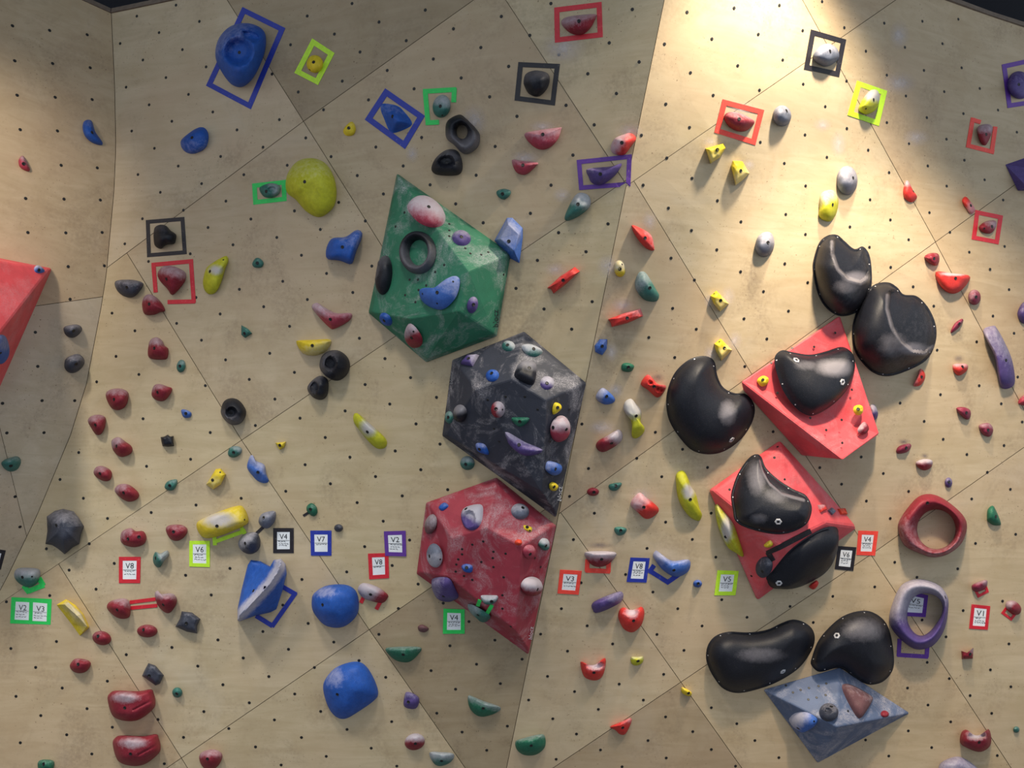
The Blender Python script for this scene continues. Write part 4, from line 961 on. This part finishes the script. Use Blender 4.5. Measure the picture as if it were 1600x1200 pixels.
hold('big red ring hold with a wide round opening', 'mar', pr(1403,827,1407,810,1427,783,1442,773,1460,773,1480,783,1503,803,1511,822,1503,848,1483,865,1460,871,1438,865,1413,852), .13, [(1449,786)], (.32,-.1,200), hole=E(1463,827,30,31), name='ring_hold', lump=.05)
hold('big purple ring hold with white chalk around its opening', 'pur', pr(1389,968,1395,941,1407,916,1425,906,1446,906,1468,915,1480,931,1482,948,1476,982,1460,1007,1439,1015,1421,1010,1398,989), .13, [(1477,933)], (.85,.05,-20), hole=pr(1418,969,1421,944,1435,929,1457,929,1471,941,1471,960,1457,982,1442,993,1428,988), name='ring_hold', lump=.05)
hold('dark teal hold near the right edge beside the red ring', 'green', pr(1542,810,1543,797,1550,790,1555,795,1564,817,1560,821,1551,820,1543,814), .05, [(1556,807)], (.1,.4,0))
hold('small wine red lip hold with a red tape scrap, right of the purple ring', 'wine', pr(1518,917,1522,912,1540,906,1543,911,1539,920,1527,925,1520,922), .05, (), (.6,.2,0))
hold('small crimson oval hold with a red tape scrap at the right edge', 'mar', pr(1571,948,1573,940,1585,939,1595,948,1594,958,1585,961,1575,953), .05, (), (.7,.2,-40))
hold('small maroon block hold with a chalked notch below the V1 card', 'mar', pr(1502,1017,1511,1020,1521,1012,1520,1029,1503,1030), .05, [(1516,1022)], (.6,.3,20), sharpc=True, prof='pad')
hold('big red saddle hold with a grey hollow at the lower right corner', 'mar', pr(1500,1160,1502,1145,1510,1140,1522,1148,1535,1147,1545,1139,1549,1155,1545,1168,1530,1175,1510,1168), .10, [(1530,1160)], (.2,.25,0), prof='pad', spots=[(1526,1149,18,10,1.0)], scoop=[(E(1527,1149,15,8),.45,5)])
hold('tiny grey knob at the lower right edge', 'teal', E(1588,1140,5,5), .025, (), (.3,0,0))
hold('pale purple ribbed hold cut by the bottom edge at right', 'pur', pr(1467,1197,1478,1187,1497,1182,1515,1190,1530,1205,1520,1218,1470,1218), .09, (), (.7,-.4,0))
# ---- between ridge and red volumes
hold('small blue and white hold left of the white-topped yellow hold', 'lblue', pr(931,618,940,606,950,611,961,623,957,630,945,632,934,626), .05, [(948,619.5)], (.8,.1,-60))
hold('tall yellow hold with a white lumpy chalked top right of the dark volume', 'lime', pr(974,638,977,627,986,623,993,630,1002,643,1001,659,1007,668,1005,677,994,685,987,681,987,661,979,648), .09, [(994,650)], (1.25,.1,-10), lump=.2)
hold('red hold with several pockets in a grey chalk cloud', 'red', pr(1001,600,1010,586,1017,588,1028,600,1041,603,1035,616,1026,621,1012,609), .07, [(1022,604)], (.4,.3,40), pits=[(1017,598,4,.03),(1028,608,4,.03),(1033,610,3,.03)], small=[(1017,598),(1028,607)])
hold('red and white hold right of the dark volume, with an arched top', 'mar', pr(931,695,936,688,950,680,967,671,973,681,967,693,945,706,934,703), .08, [(955.7,692.6)], (.95,.05,30))
hold('long yellow pod hold with a white chalked middle left of the red pyramid', 'lime', pr(1056,751,1057,740,1065,735,1072,740,1080,760,1087,771,1093,794,1097,805,1091,814,1075,805,1060,780), .09, [(1078.6,780.5)], (.1,.15,20), apex=(1077,776), spots=[(1076,768,12,15,1.15)])
hold('small crimson oval foothold left of the small teal foothold by the dark volume', 'mar', E(926.5,768.5,9.5,6.5), .035, [(928,769)], (.15,0,0))
hold('small dark teal foothold with a flat top right of the small crimson oval', 'teal', pr(952,757,970,754,970,760,962,767,953,765), .035, [(962,759)], (.15,0,0))
hold('small dark teal foothold above the red hold taped in orange', 'teal', pr(960,825,968,823,979,826,976,834,967,837,961,832), .035, [(970,829)], (.15,0,0))
hold('red and white saddle hold left of the long yellow pod', 'red', pr(985,787,998,770,1010,777,1029,794,1024,805,1010,811,997,801), .08, [(1006,792.6)], (.8,.0,-40))
hold('red half-moon hold with a white flat top in orange-red tape', 'mar', pr(914,863,937,861,962,863,960,872,950,882,937,886,925,883,917,874), .08, [(940,874)], (1.1,.05,0), apex=(938,868))
hold('blue smile-shaped hold with chalked edge beside the blue V8 card', 'lblue', pr(1020,867,1025,860,1033,865,1050,876,1075,874,1079,882,1075,893,1062,901,1050,900,1035,890,1024,876), .09, [(1053,891)], (.8,.05,0), apex=(1050,885))
hold('tiny blue foothold left of the lime V5 card', 'blue', E(1090,912,7,6), .035, [(1091,912)], (.3,0,0))
hold('purple ribbed bar hold below the V3 card', 'pur', pr(924,946,930,939,950,930,970,924,974,933,967,943,945,954,930,958,926,952), .08, (), (.45,.1,20))
hold('red apple-shaped hold with a grey hollow at its top', 'red', pr(966,965,968,953,975,949,985,953,995,951,1003,948,1007,957,1003,975,993,986,985,988,974,982), .09, [(990,970)], (.1,.45,0), apex=(986,968), spots=[(987,957,14,11,1.0)], scoop=[(E(986,956,12,9),.5,5)])
hold('red half-moon hold with pointed corners and a grey scooped top', 'red', pr(907,1034,918,1038,930,1038,946,1028,944,1050,937,1061,925,1063,912,1056), .08, [(928,1051)], (.1,.4,20), sharpc=False, spots=[(930,1041,17,9,1.0)], scoop=[(E(930,1040,15,7),.5,4)])
hold('small yellow foothold right of the pointed red half-moon', 'lime', pr(986,1027,996,1026,1005,1026,1004,1035,995,1040,987,1037), .04, [(997,1033)], (.6,.3,0))
hold('small yellow foothold on the seam left of the black bean dish', 'yel', pr(1065,1074,1074,1077,1081,1083,1077,1088,1066,1083), .035, [(1076,1083)], (.3,.3,0))
hold('small red winged hold near the bottom middle', 'red', pr(953,1136,965,1130,985,1122,986,1130,977,1147,968,1147,962,1141), .05, [(973,1137)], (.5,.25,0))
# ---- black fibreglass dishes and the small holds on the right-hand volumes
def dish(label, pts, H, **kw):
    return hold(label, 'blk', pts, H, name='dish_hold', dist=True, rim=3.5, n=kw.pop('n', 96), rings=kw.pop('rings', 26), lump=.02, flat=True, grp='black fibreglass dishes', **kw)
dish('black scooped dish with two pale bolts, topmost at the right', pr(1270,421,1272,402,1280,379,1293,368,1308,367,1319,376,1335,389,1348,385,1358,397,1362,421,1361,450,1348,480,1329,492,1309,493,1290,480,1277,457), .22, chalk=(.15,.0,120), apex=(1314,440), prof='dome', scoop=[(pr(1301,374,1300,398,1309,421,1325,437,1345,443,1357,434,1362,414,1358,392,1348,380,1336,385,1320,372,1308,364),.62,4.5)], n=150, rings=40, washers=(), screws=9, small=(), spots=[(1338,434,24,12,1.0),(1322,448,26,14,.45)], lines=[(pr(1300,378,1301,398,1309,421,1325,437,1345,443,1357,435),5,.6)])
dish('larger black scooped dish right of the wedge volume', pr(1331,522,1334,499,1345,470,1364,446,1387,441,1402,449,1412,460,1433,463,1452,483,1463,512,1460,541,1446,564,1416,580,1387,588,1364,582,1345,564,1334,545), .24, chalk=(.15,.0,130), apex=(1390,520), scoop=[(pr(1387,455,1386,483,1394,512,1407,535,1426,551,1446,553,1459,540,1464,512,1454,484,1433,464,1411,461,1399,450),.55,4.5)], n=150, rings=40, screws=10, spots=[(1425,545,30,12,.9),(1395,540,30,24,.5)], lines=[(pr(1387,462,1386,483,1394,512,1407,535,1426,551,1446,553,1458,541),5,.6)])
dish('black kidney dish on the wall left of the wedge volume', pr(1041,632,1044,606,1056,580,1078,561,1101,556,1116,564,1121,587,1130,605,1147,614,1166,616,1179,634,1176,658,1160,684,1134,704,1108,710,1082,704,1062,684,1046,658), .15, chalk=(.05,.1,60), apex=(1104,644), washers=[(1143,687)], screws=10, spots=[(1137,645,16,22,.8)])
dish('black heart-shaped dish on the upper red wedge volume', pr(1210,563,1213,553,1223,547,1238,550,1265,554,1290,549,1313,542,1327,547,1335,559,1335,580,1325,607,1302,632,1275,648,1259,648,1240,634,1223,609,1213,580), .10, chalk=(.1,.2,30), apex=(1272,592), washers=[(1244,563),(1316,597)], screws=10, sup='red_up', spots=[(1292,578,34,16,1.1),(1250,574,24,10,.5)])
dish('black crescent dish with a pale ridge on the red pyramid volume', pr(1142,777,1145,761,1153,740,1167,719,1179,710,1189,713,1197,731,1216,749,1239,764,1258,773,1267,787,1268,801,1260,819,1239,831,1216,835,1188,831,1160,822,1148,812,1145,796), .12, chalk=(.1,.2,-20), apex=(1196,783), washers=[(1216,815)], screws=10, sup='red_low', scoop=[(pr(1184,706,1185,730,1196,755,1215,772,1250,781,1270,778,1262,768,1239,760,1216,744,1198,726,1192,708),.45,4)], n=150, rings=36, spots=[(1176,748,16,30,.7),(1205,775,24,14,.5),(1180,810,16,10,.5)], lines=[(pr(1185,722,1188,740,1198,757,1216,772,1250,781),5,.7)])
dish('black shield dish at the lower right of the red pyramid volume', pr(1197,903,1207,889,1230,861,1253,843,1277,829,1295,823,1308,825,1310,838,1306,861,1295,885,1277,903,1249,916,1223,921,1204,917), .09, chalk=(.35,.3,150), apex=(1259,876), washers=[(1217,911)], sup='red_low')
dish('black bean dish at the bottom left of the blue-grey volume', pr(1103,1024,1107,1006,1119,993,1139,987,1169,988,1198,984,1220,974,1238,968,1256,972,1270,984,1273,1002,1265,1022,1247,1045,1216,1065,1184,1077,1153,1083,1130,1076,1115,1058,1106,1040), .14, chalk=(.05,.1,-30), apex=(1180,1030), screws=10, small=(), washers=[(1223,1049)], spots=[(1190,1024,46,14,.55)])
dish('black mitten-shaped dish overlapping the top of the blue-grey volume', pr(1268,1029,1267,1038,1277,1049,1288,1049,1306,1044,1319,1047,1333,1058,1349,1067,1362,1070,1380,1065,1394,1049,1397,1029,1392,993,1382,970,1362,956,1340,955,1315,964,1292,984,1277,1004), .16, chalk=(.05,.35,0), apex=(1338,1012), screws=10, washers=[(1307.7,993.4)], spots=[(1350,985,40,22,.55)])
hold('yellow hexagon nub at the left corner of the wedge volume', 'yel', pr(1183,596,1186,590,1194,587,1201,592,1199,600,1190,604), .03, [(1192,593.5)], (.05,0,0), sup='red_up', lump=.15)
hold('yellow hexagon nub at the right of the wedge volume', 'yel', pr(1333,640,1336,634,1345,633,1348,640,1345,648,1337,648), .03, [(1341,639)], (.05,0,0), sup='red_up', lump=.15)
hold('small red wedge hold with a white edge on the wedge volume', 'mar', pr(1340,671,1350,659,1357,668,1354,677,1345,679), .03, (), (.8,.2,-60), sup='red_up')
hold('pale purple hold on the wall behind the right edge of the wedge volume', 'pur', pr(1359,634,1367,633,1372,645,1369,655,1360,656), .06, (), (.9,.1,0))
hold('yellow and white leaf-shaped hold at the left edge of the red pyramid', 'lime', pr(1117,791,1121,788,1130,798,1145,817,1153,838,1162,869,1151,864,1137,854,1125,829,1119,810), .07, [(1134,839)], (.3,-.1,40), sup='red_low', spots=[(1137,822,11,26,1.1)])
hold('small yellow chip on the edge under the crescent dish', 'yel', pr(1193,852,1203,844,1208,851,1200,855), .03, (), (.3,0,0), sup='red_low')
hold('dark grey round hold left of the shield dish', 'cha', E(1194,886,13,17,20), .05, [(1191,893)], (.2,.2,0), sup='red_low')
hold('small red faceted chip with a white top, left of the three on the red pyramid', 'red', pr(1277,789,1288,788,1291,797,1281,801), .02, (), (.7,.2,-40), sup='red_low', sharpc=True, prof='pad')
hold('small grey cube chip, middle of the three on the red pyramid', 'grey', pr(1293,798,1299,793,1305,799,1299,805), .02, (), (.3,.0,0), sup='red_low', sharpc=True, prof='pad')
hold('small red faceted chip, right of the three on the red pyramid', 'orange', pr(1308,795,1319,794,1323,804,1313,804), .02, (), (.3,.2,0), sup='red_low', sharpc=True, prof='pad')
hold('red chip sticking out under the shield dish', 'red', pr(1264,916,1275,907,1279,912,1272,921), .04, (), (.1,0,0))
strips('black tape lines between crescent dish and shield dish', 'black', [(1199,864,1266,829),(1200,862,1208,875)], 7, sup='red_low', th=.007)
hold('dark grey ball hold with dark pockets on the blue-grey volume', 'cha', E(1294.7,1113,15,14.5), .07, [(1290,1110),(1299,1104)], (.35,.2,0), sup='blue', pits=[(1290,1110,5,.03)])
hold('brown chalky wedge hold on the blue-grey volume', 'brown', pr(1316,1070,1331,1070,1361,1087,1361,1096,1346,1121,1340,1121,1333,1112,1319,1085), .06, (), (.3,.2,30), sup='blue')
hold('small red chip on the right of the blue-grey volume', 'mar', E(1382,1115.5,6,5.5), .025, (), (.1,0,0), sup='blue')
hold('blue half-round hold with a grey top on the lower left face of the blue-grey volume', 'lblue', pr(1233,1123,1243,1114,1261,1113,1277,1123,1274,1132,1256,1142,1245,1139,1235,1130), .06, [(1247,1138)], (.95,.15,-40), sup='blue', small=[(1272,1127)])

# ------------------------------------------------------------------ tape around holds
frame('tall tilted blue tape frame around the big blue bowl hold', 'blue', pr(379,11,446,44,392,171,322,134), 8)
frame('lime tape frame around the round yellow hold', 'lime', pr(488,60,523,83,497,133,460,114), 8)
frame('tilted blue tape square around the blue wedge hold', 'blue', pr(602,138,664,181,633,233,570,187), 9)
strips('broken green tape frame around the teal egg hold', 'green', [(661,143,713,140),(664.5,143,669,195),(666,192,686,191),(710,138,709,160)], 7.5)
frame('small bright green tape frame beside the big yellow dome', 'green', pr(394,287,447,281,448,314,396,320), 7)
frame('black tape square around the black boot-shaped hold', 'black', pr(228,344,288,339,292,397,230,402), 6)
strips('broken red tape frame around the crimson shield hold', 'red', [(237,414,302,408),(298.5,407,303,473),(262,472,305,471),(240,413,243.5,457)], 6.5)
frame('red tape frame at the top middle around the crimson half-moon', 'red', pr(866,12,940,3,942,58,867,67), 8)
frame('black tape frame near the top middle around the black rounded hold', 'black', pr(810,97,875,100,867,165,804,157), 7.5)
frame('purple tape frame across the ridge around the purple crescent', 'purple', pr(901,250,987,241,985,291,905,297), 7)
frame('bright red tape frame around the striped crimson half-moon', 'orange', pr(1129,155,1194,172,1180,227,1116,207), 8)
frame('black tape frame at upper right around the grey boulder hold', 'black', pr(1267,46,1322,62,1311,120,1256,108), 7.5)
frame('lime tape frame at upper right around the white-topped yellow hold', 'lime', pr(1339,126,1386,142,1373,197,1324,180), 8)
strips('red tape frame with a gap at its top right, around the small tooth hold', 'orange', [(1520,184,1512.5,229),(1510,227,1553,238),(1555,198,1549,240),(1518,187,1532,191)], 6.5)
frame('purple tape frame cut by the right edge around the purple round hold', 'purple', pr(1565,101,1625,88,1635,160,1574,169), 7)
frame('lower red tape frame at right around the small crimson bean', 'red', pr(1524,328,1567,337,1560,382,1518,374), 6.5)
strips('orange-red tape tray under the white-topped red half-moon', 'orange', [(918,874,917,893),(915,891,953,892.5),(950.5,894,951,876)], 7)
strips('blue tape corner under the blue smile-shaped hold', 'blue', [(1022,883,1015,893),(1014,891,1044,910),(1041,911,1060,898)], 7)
strips('purple tape tray under the big purple ring', 'purple', [(1405.5,998,1404,1025),(1402,1023,1450,1026),(1447.5,1027,1449,1008)], 6.5)
frame('small red tape scrap under the wine red lip hold', 'red', pr(1522,922,1542,916,1545,925,1528,934), 4)
frame('small red tape scrap under the crimson oval hold at the right edge', 'red', pr(1572,947,1588,960,1580,970,1564,958), 4)
strips('grey-black tape tail of the small dark green foothold', 'black', [(474,806,482,801)], 4)

# ------------------------------------------------------------------ route cards
card('red V8 card at the lower left below the maroon bean hold', 'V8', 'red', pr(186,870,220,870,219,911,186,911), 6, (.56, .72), 2)
card('lime V6 card below the yellow log', 'V6', 'lime', pr(296,845,328,845,328,886,296,885), 5.5, (.56, .68, .80), 3)
card('black V4 card right of the dark grey rounded hold', 'V4', 'black', pr(427,825,459,825,459,864,427,864), 6, (.56, .68, .78), 4)
card('blue V7 card right of the black V4 card', 'V7', 'blue', pr(485,829,518,829,518,868,486,868), 6, (.56,), 5)
card('purple V2 card overlapping the red V8 card in the middle', 'V2', 'purple', pr(600,830,634,829,635,869,602,868), 6, (.56, .68, .82), 6, lift=.0026)
card('red V8 card in the middle under the corner of the purple V2 card', 'V8', 'red', pr(575,865,607,864,608,903,577,905), 6, (.56,), 7)
card('green V4 card beside the crimson volume', 'V4', 'green', pr(693,951,726,952,726,990,692,990), 6, (.56, .66, .76), 8)
card('orange-red V3 card right of the crimson volume', 'V3', 'orange', pr(875,890,909,892,904,929,871,927), 6, (.56, .74), 9)
card('blue V8 card left of the blue smile-shaped hold', 'V8', 'blue', pr(985,871,1015,872,1010,910,979,909), 5.5, (.56, .66, .80), 10)
card('lime V5 card at the left foot of the red pyramid', 'V5', 'lime', pr(1121,891,1154,892,1149,930,1116,930), 6, (.56, .66, .76), 11)
card('black V6 card at the right foot of the red pyramid', 'V6', 'black', pr(1309,853,1338,855,1333,892,1304,889), 5.5, (.56, .66, .78), 12)
card('orange-red V4 card just right of the black V6 card', 'V4', 'orange', pr(1341,829,1372,830,1367,868,1338,867), 6, (.56, .66, .78), 13)
card('purple V5 card seen through the big purple ring', 'V5', 'purple', pr(1413,922,1450,930,1446,964,1409,962), 6, (.56, .70), 14)
card('red V1 card at the right between two small red holds', 'V1', 'red', pr(1518,944,1547,947,1543,984,1514,982), 5, (.56, .70, .80), 15)
card('black-edged card cut by the left edge of the picture', 'V4', 'black', pr(-24,855,9,860,1,890,-31,886), 5.5, (.56, .70), 17)
r = root_at('route_card', 48, 955, None, 'green double card reading V2 and V3 at the far left', 'route card', 'route grade cards')
patch('tape_border', pr(18,933,81,936,79,976,16,974), None, .0002, .0012, tape_mat('green', TAPE['green']), r, 4, 2)
for g, q, sd in (('V2', pr(25,940,46,941,45,969,23,968), 21), ('V3', pr(52,941,74,943,73,971,51,970), 22)):
    patch('paper', q, None, .0012, .0020, PAPER, r, 2, 2); at = quadmap(q)
    lettering(g, [at(.25, .16), at(.82, .16), at(.82, .46), at(.25, .46)], None, r, INK, .0028); scribble(q, None, r, (.56, .70, .82), sd)

# ------------------------------------------------------------------ clouds of chalk rubbed onto the plywood beside some holds
def chalk_mat(name, rgb, a):
    m, nt, b = newmat(name); tc = nd(nt, 'ShaderNodeTexCoord'); at = nd(nt, 'ShaderNodeAttribute', attribute_name='chalk')
    f = noisef(nt, tc.outputs['Object'], 45, 5, .65)
    al = mth(nt, 'MULTIPLY', at.outputs['Fac'], ramp(nt, f, .30, .72, .45, 1.0)); b.inputs['Base Color'].default_value = lin(rgb)
    nt.links.new(mth(nt, 'MULTIPLY', al, a), b.inputs['Alpha']); b.inputs['Roughness'].default_value = 1; return m
CW, CG = chalk_mat('chalk_dust', (214, 206, 208), .75), chalk_mat('rubber_smudge', (110, 104, 112), .7)
def cloud(px, py, rx, ry, mat=CW, rot=0):
    vs = [onwall(px, py, .0012)]; ck = [1.0]; fs = []; n = 20; pts = E(px, py, rx, ry, rot, n)
    for k in (1, 2, 3, 4):
        for x, y in pts:
            t = k/4; vs.append(onwall(px+(x-px)*t, py+(y-py)*t, .0012)); ck.append((1-t)**1.3)
    for i in range(n):
        fs.append((0, 1+i, 1+(i+1) % n))
        for k in range(3): fs.append((1+k*n+i, 1+(k+1)*n+i, 1+(k+1)*n+(i+1) % n, 1+k*n+(i+1) % n))
    me = mesh_from('chalk_smudge', vs, fs); at = me.attributes.new('chalk', 'FLOAT', 'POINT'); at.data.foreach_set('value', ck)
    o = link('chalk_smudge', me, mat, wall_c if px < ridgex(py) else wall_r); o['kind'] = 'stuff'
for c in ((950,416,20,22), (972,477,20,14), (868,421,20,12), (1137,463,14,18), (1109,470,10,16), (1148,532,14,18), (1110,552,12,14), (955,550,14,18), (962,610,14,14), (940,668,26,14), (1003,775,20,14), (1015,345,14,18), (1170,258,12,10), (1110,222,14,10), (878,305,16,14), (985,205,22,14), (848,198,24,10), (1285,195,16,12), (1310,225,14,24), (1405,55,18,26), (1432,215,24,16), (1405,130,30,20), (740,190,24,30), (820,248,26,14), (644,240,12,16), (880,75,40,30), (1160,170,22,12)):
    cloud(*c)
for c in ((1028,590,12,8), (1498,560,10,7), (1445,712,8,6), (767,920,18,14), (1412,690,12,6), (937,852,24,6)): 
    cloud(*c, CG)
assert len(LABELS) == len(set(LABELS)), [l for l in LABELS if LABELS.count(l) > 1]
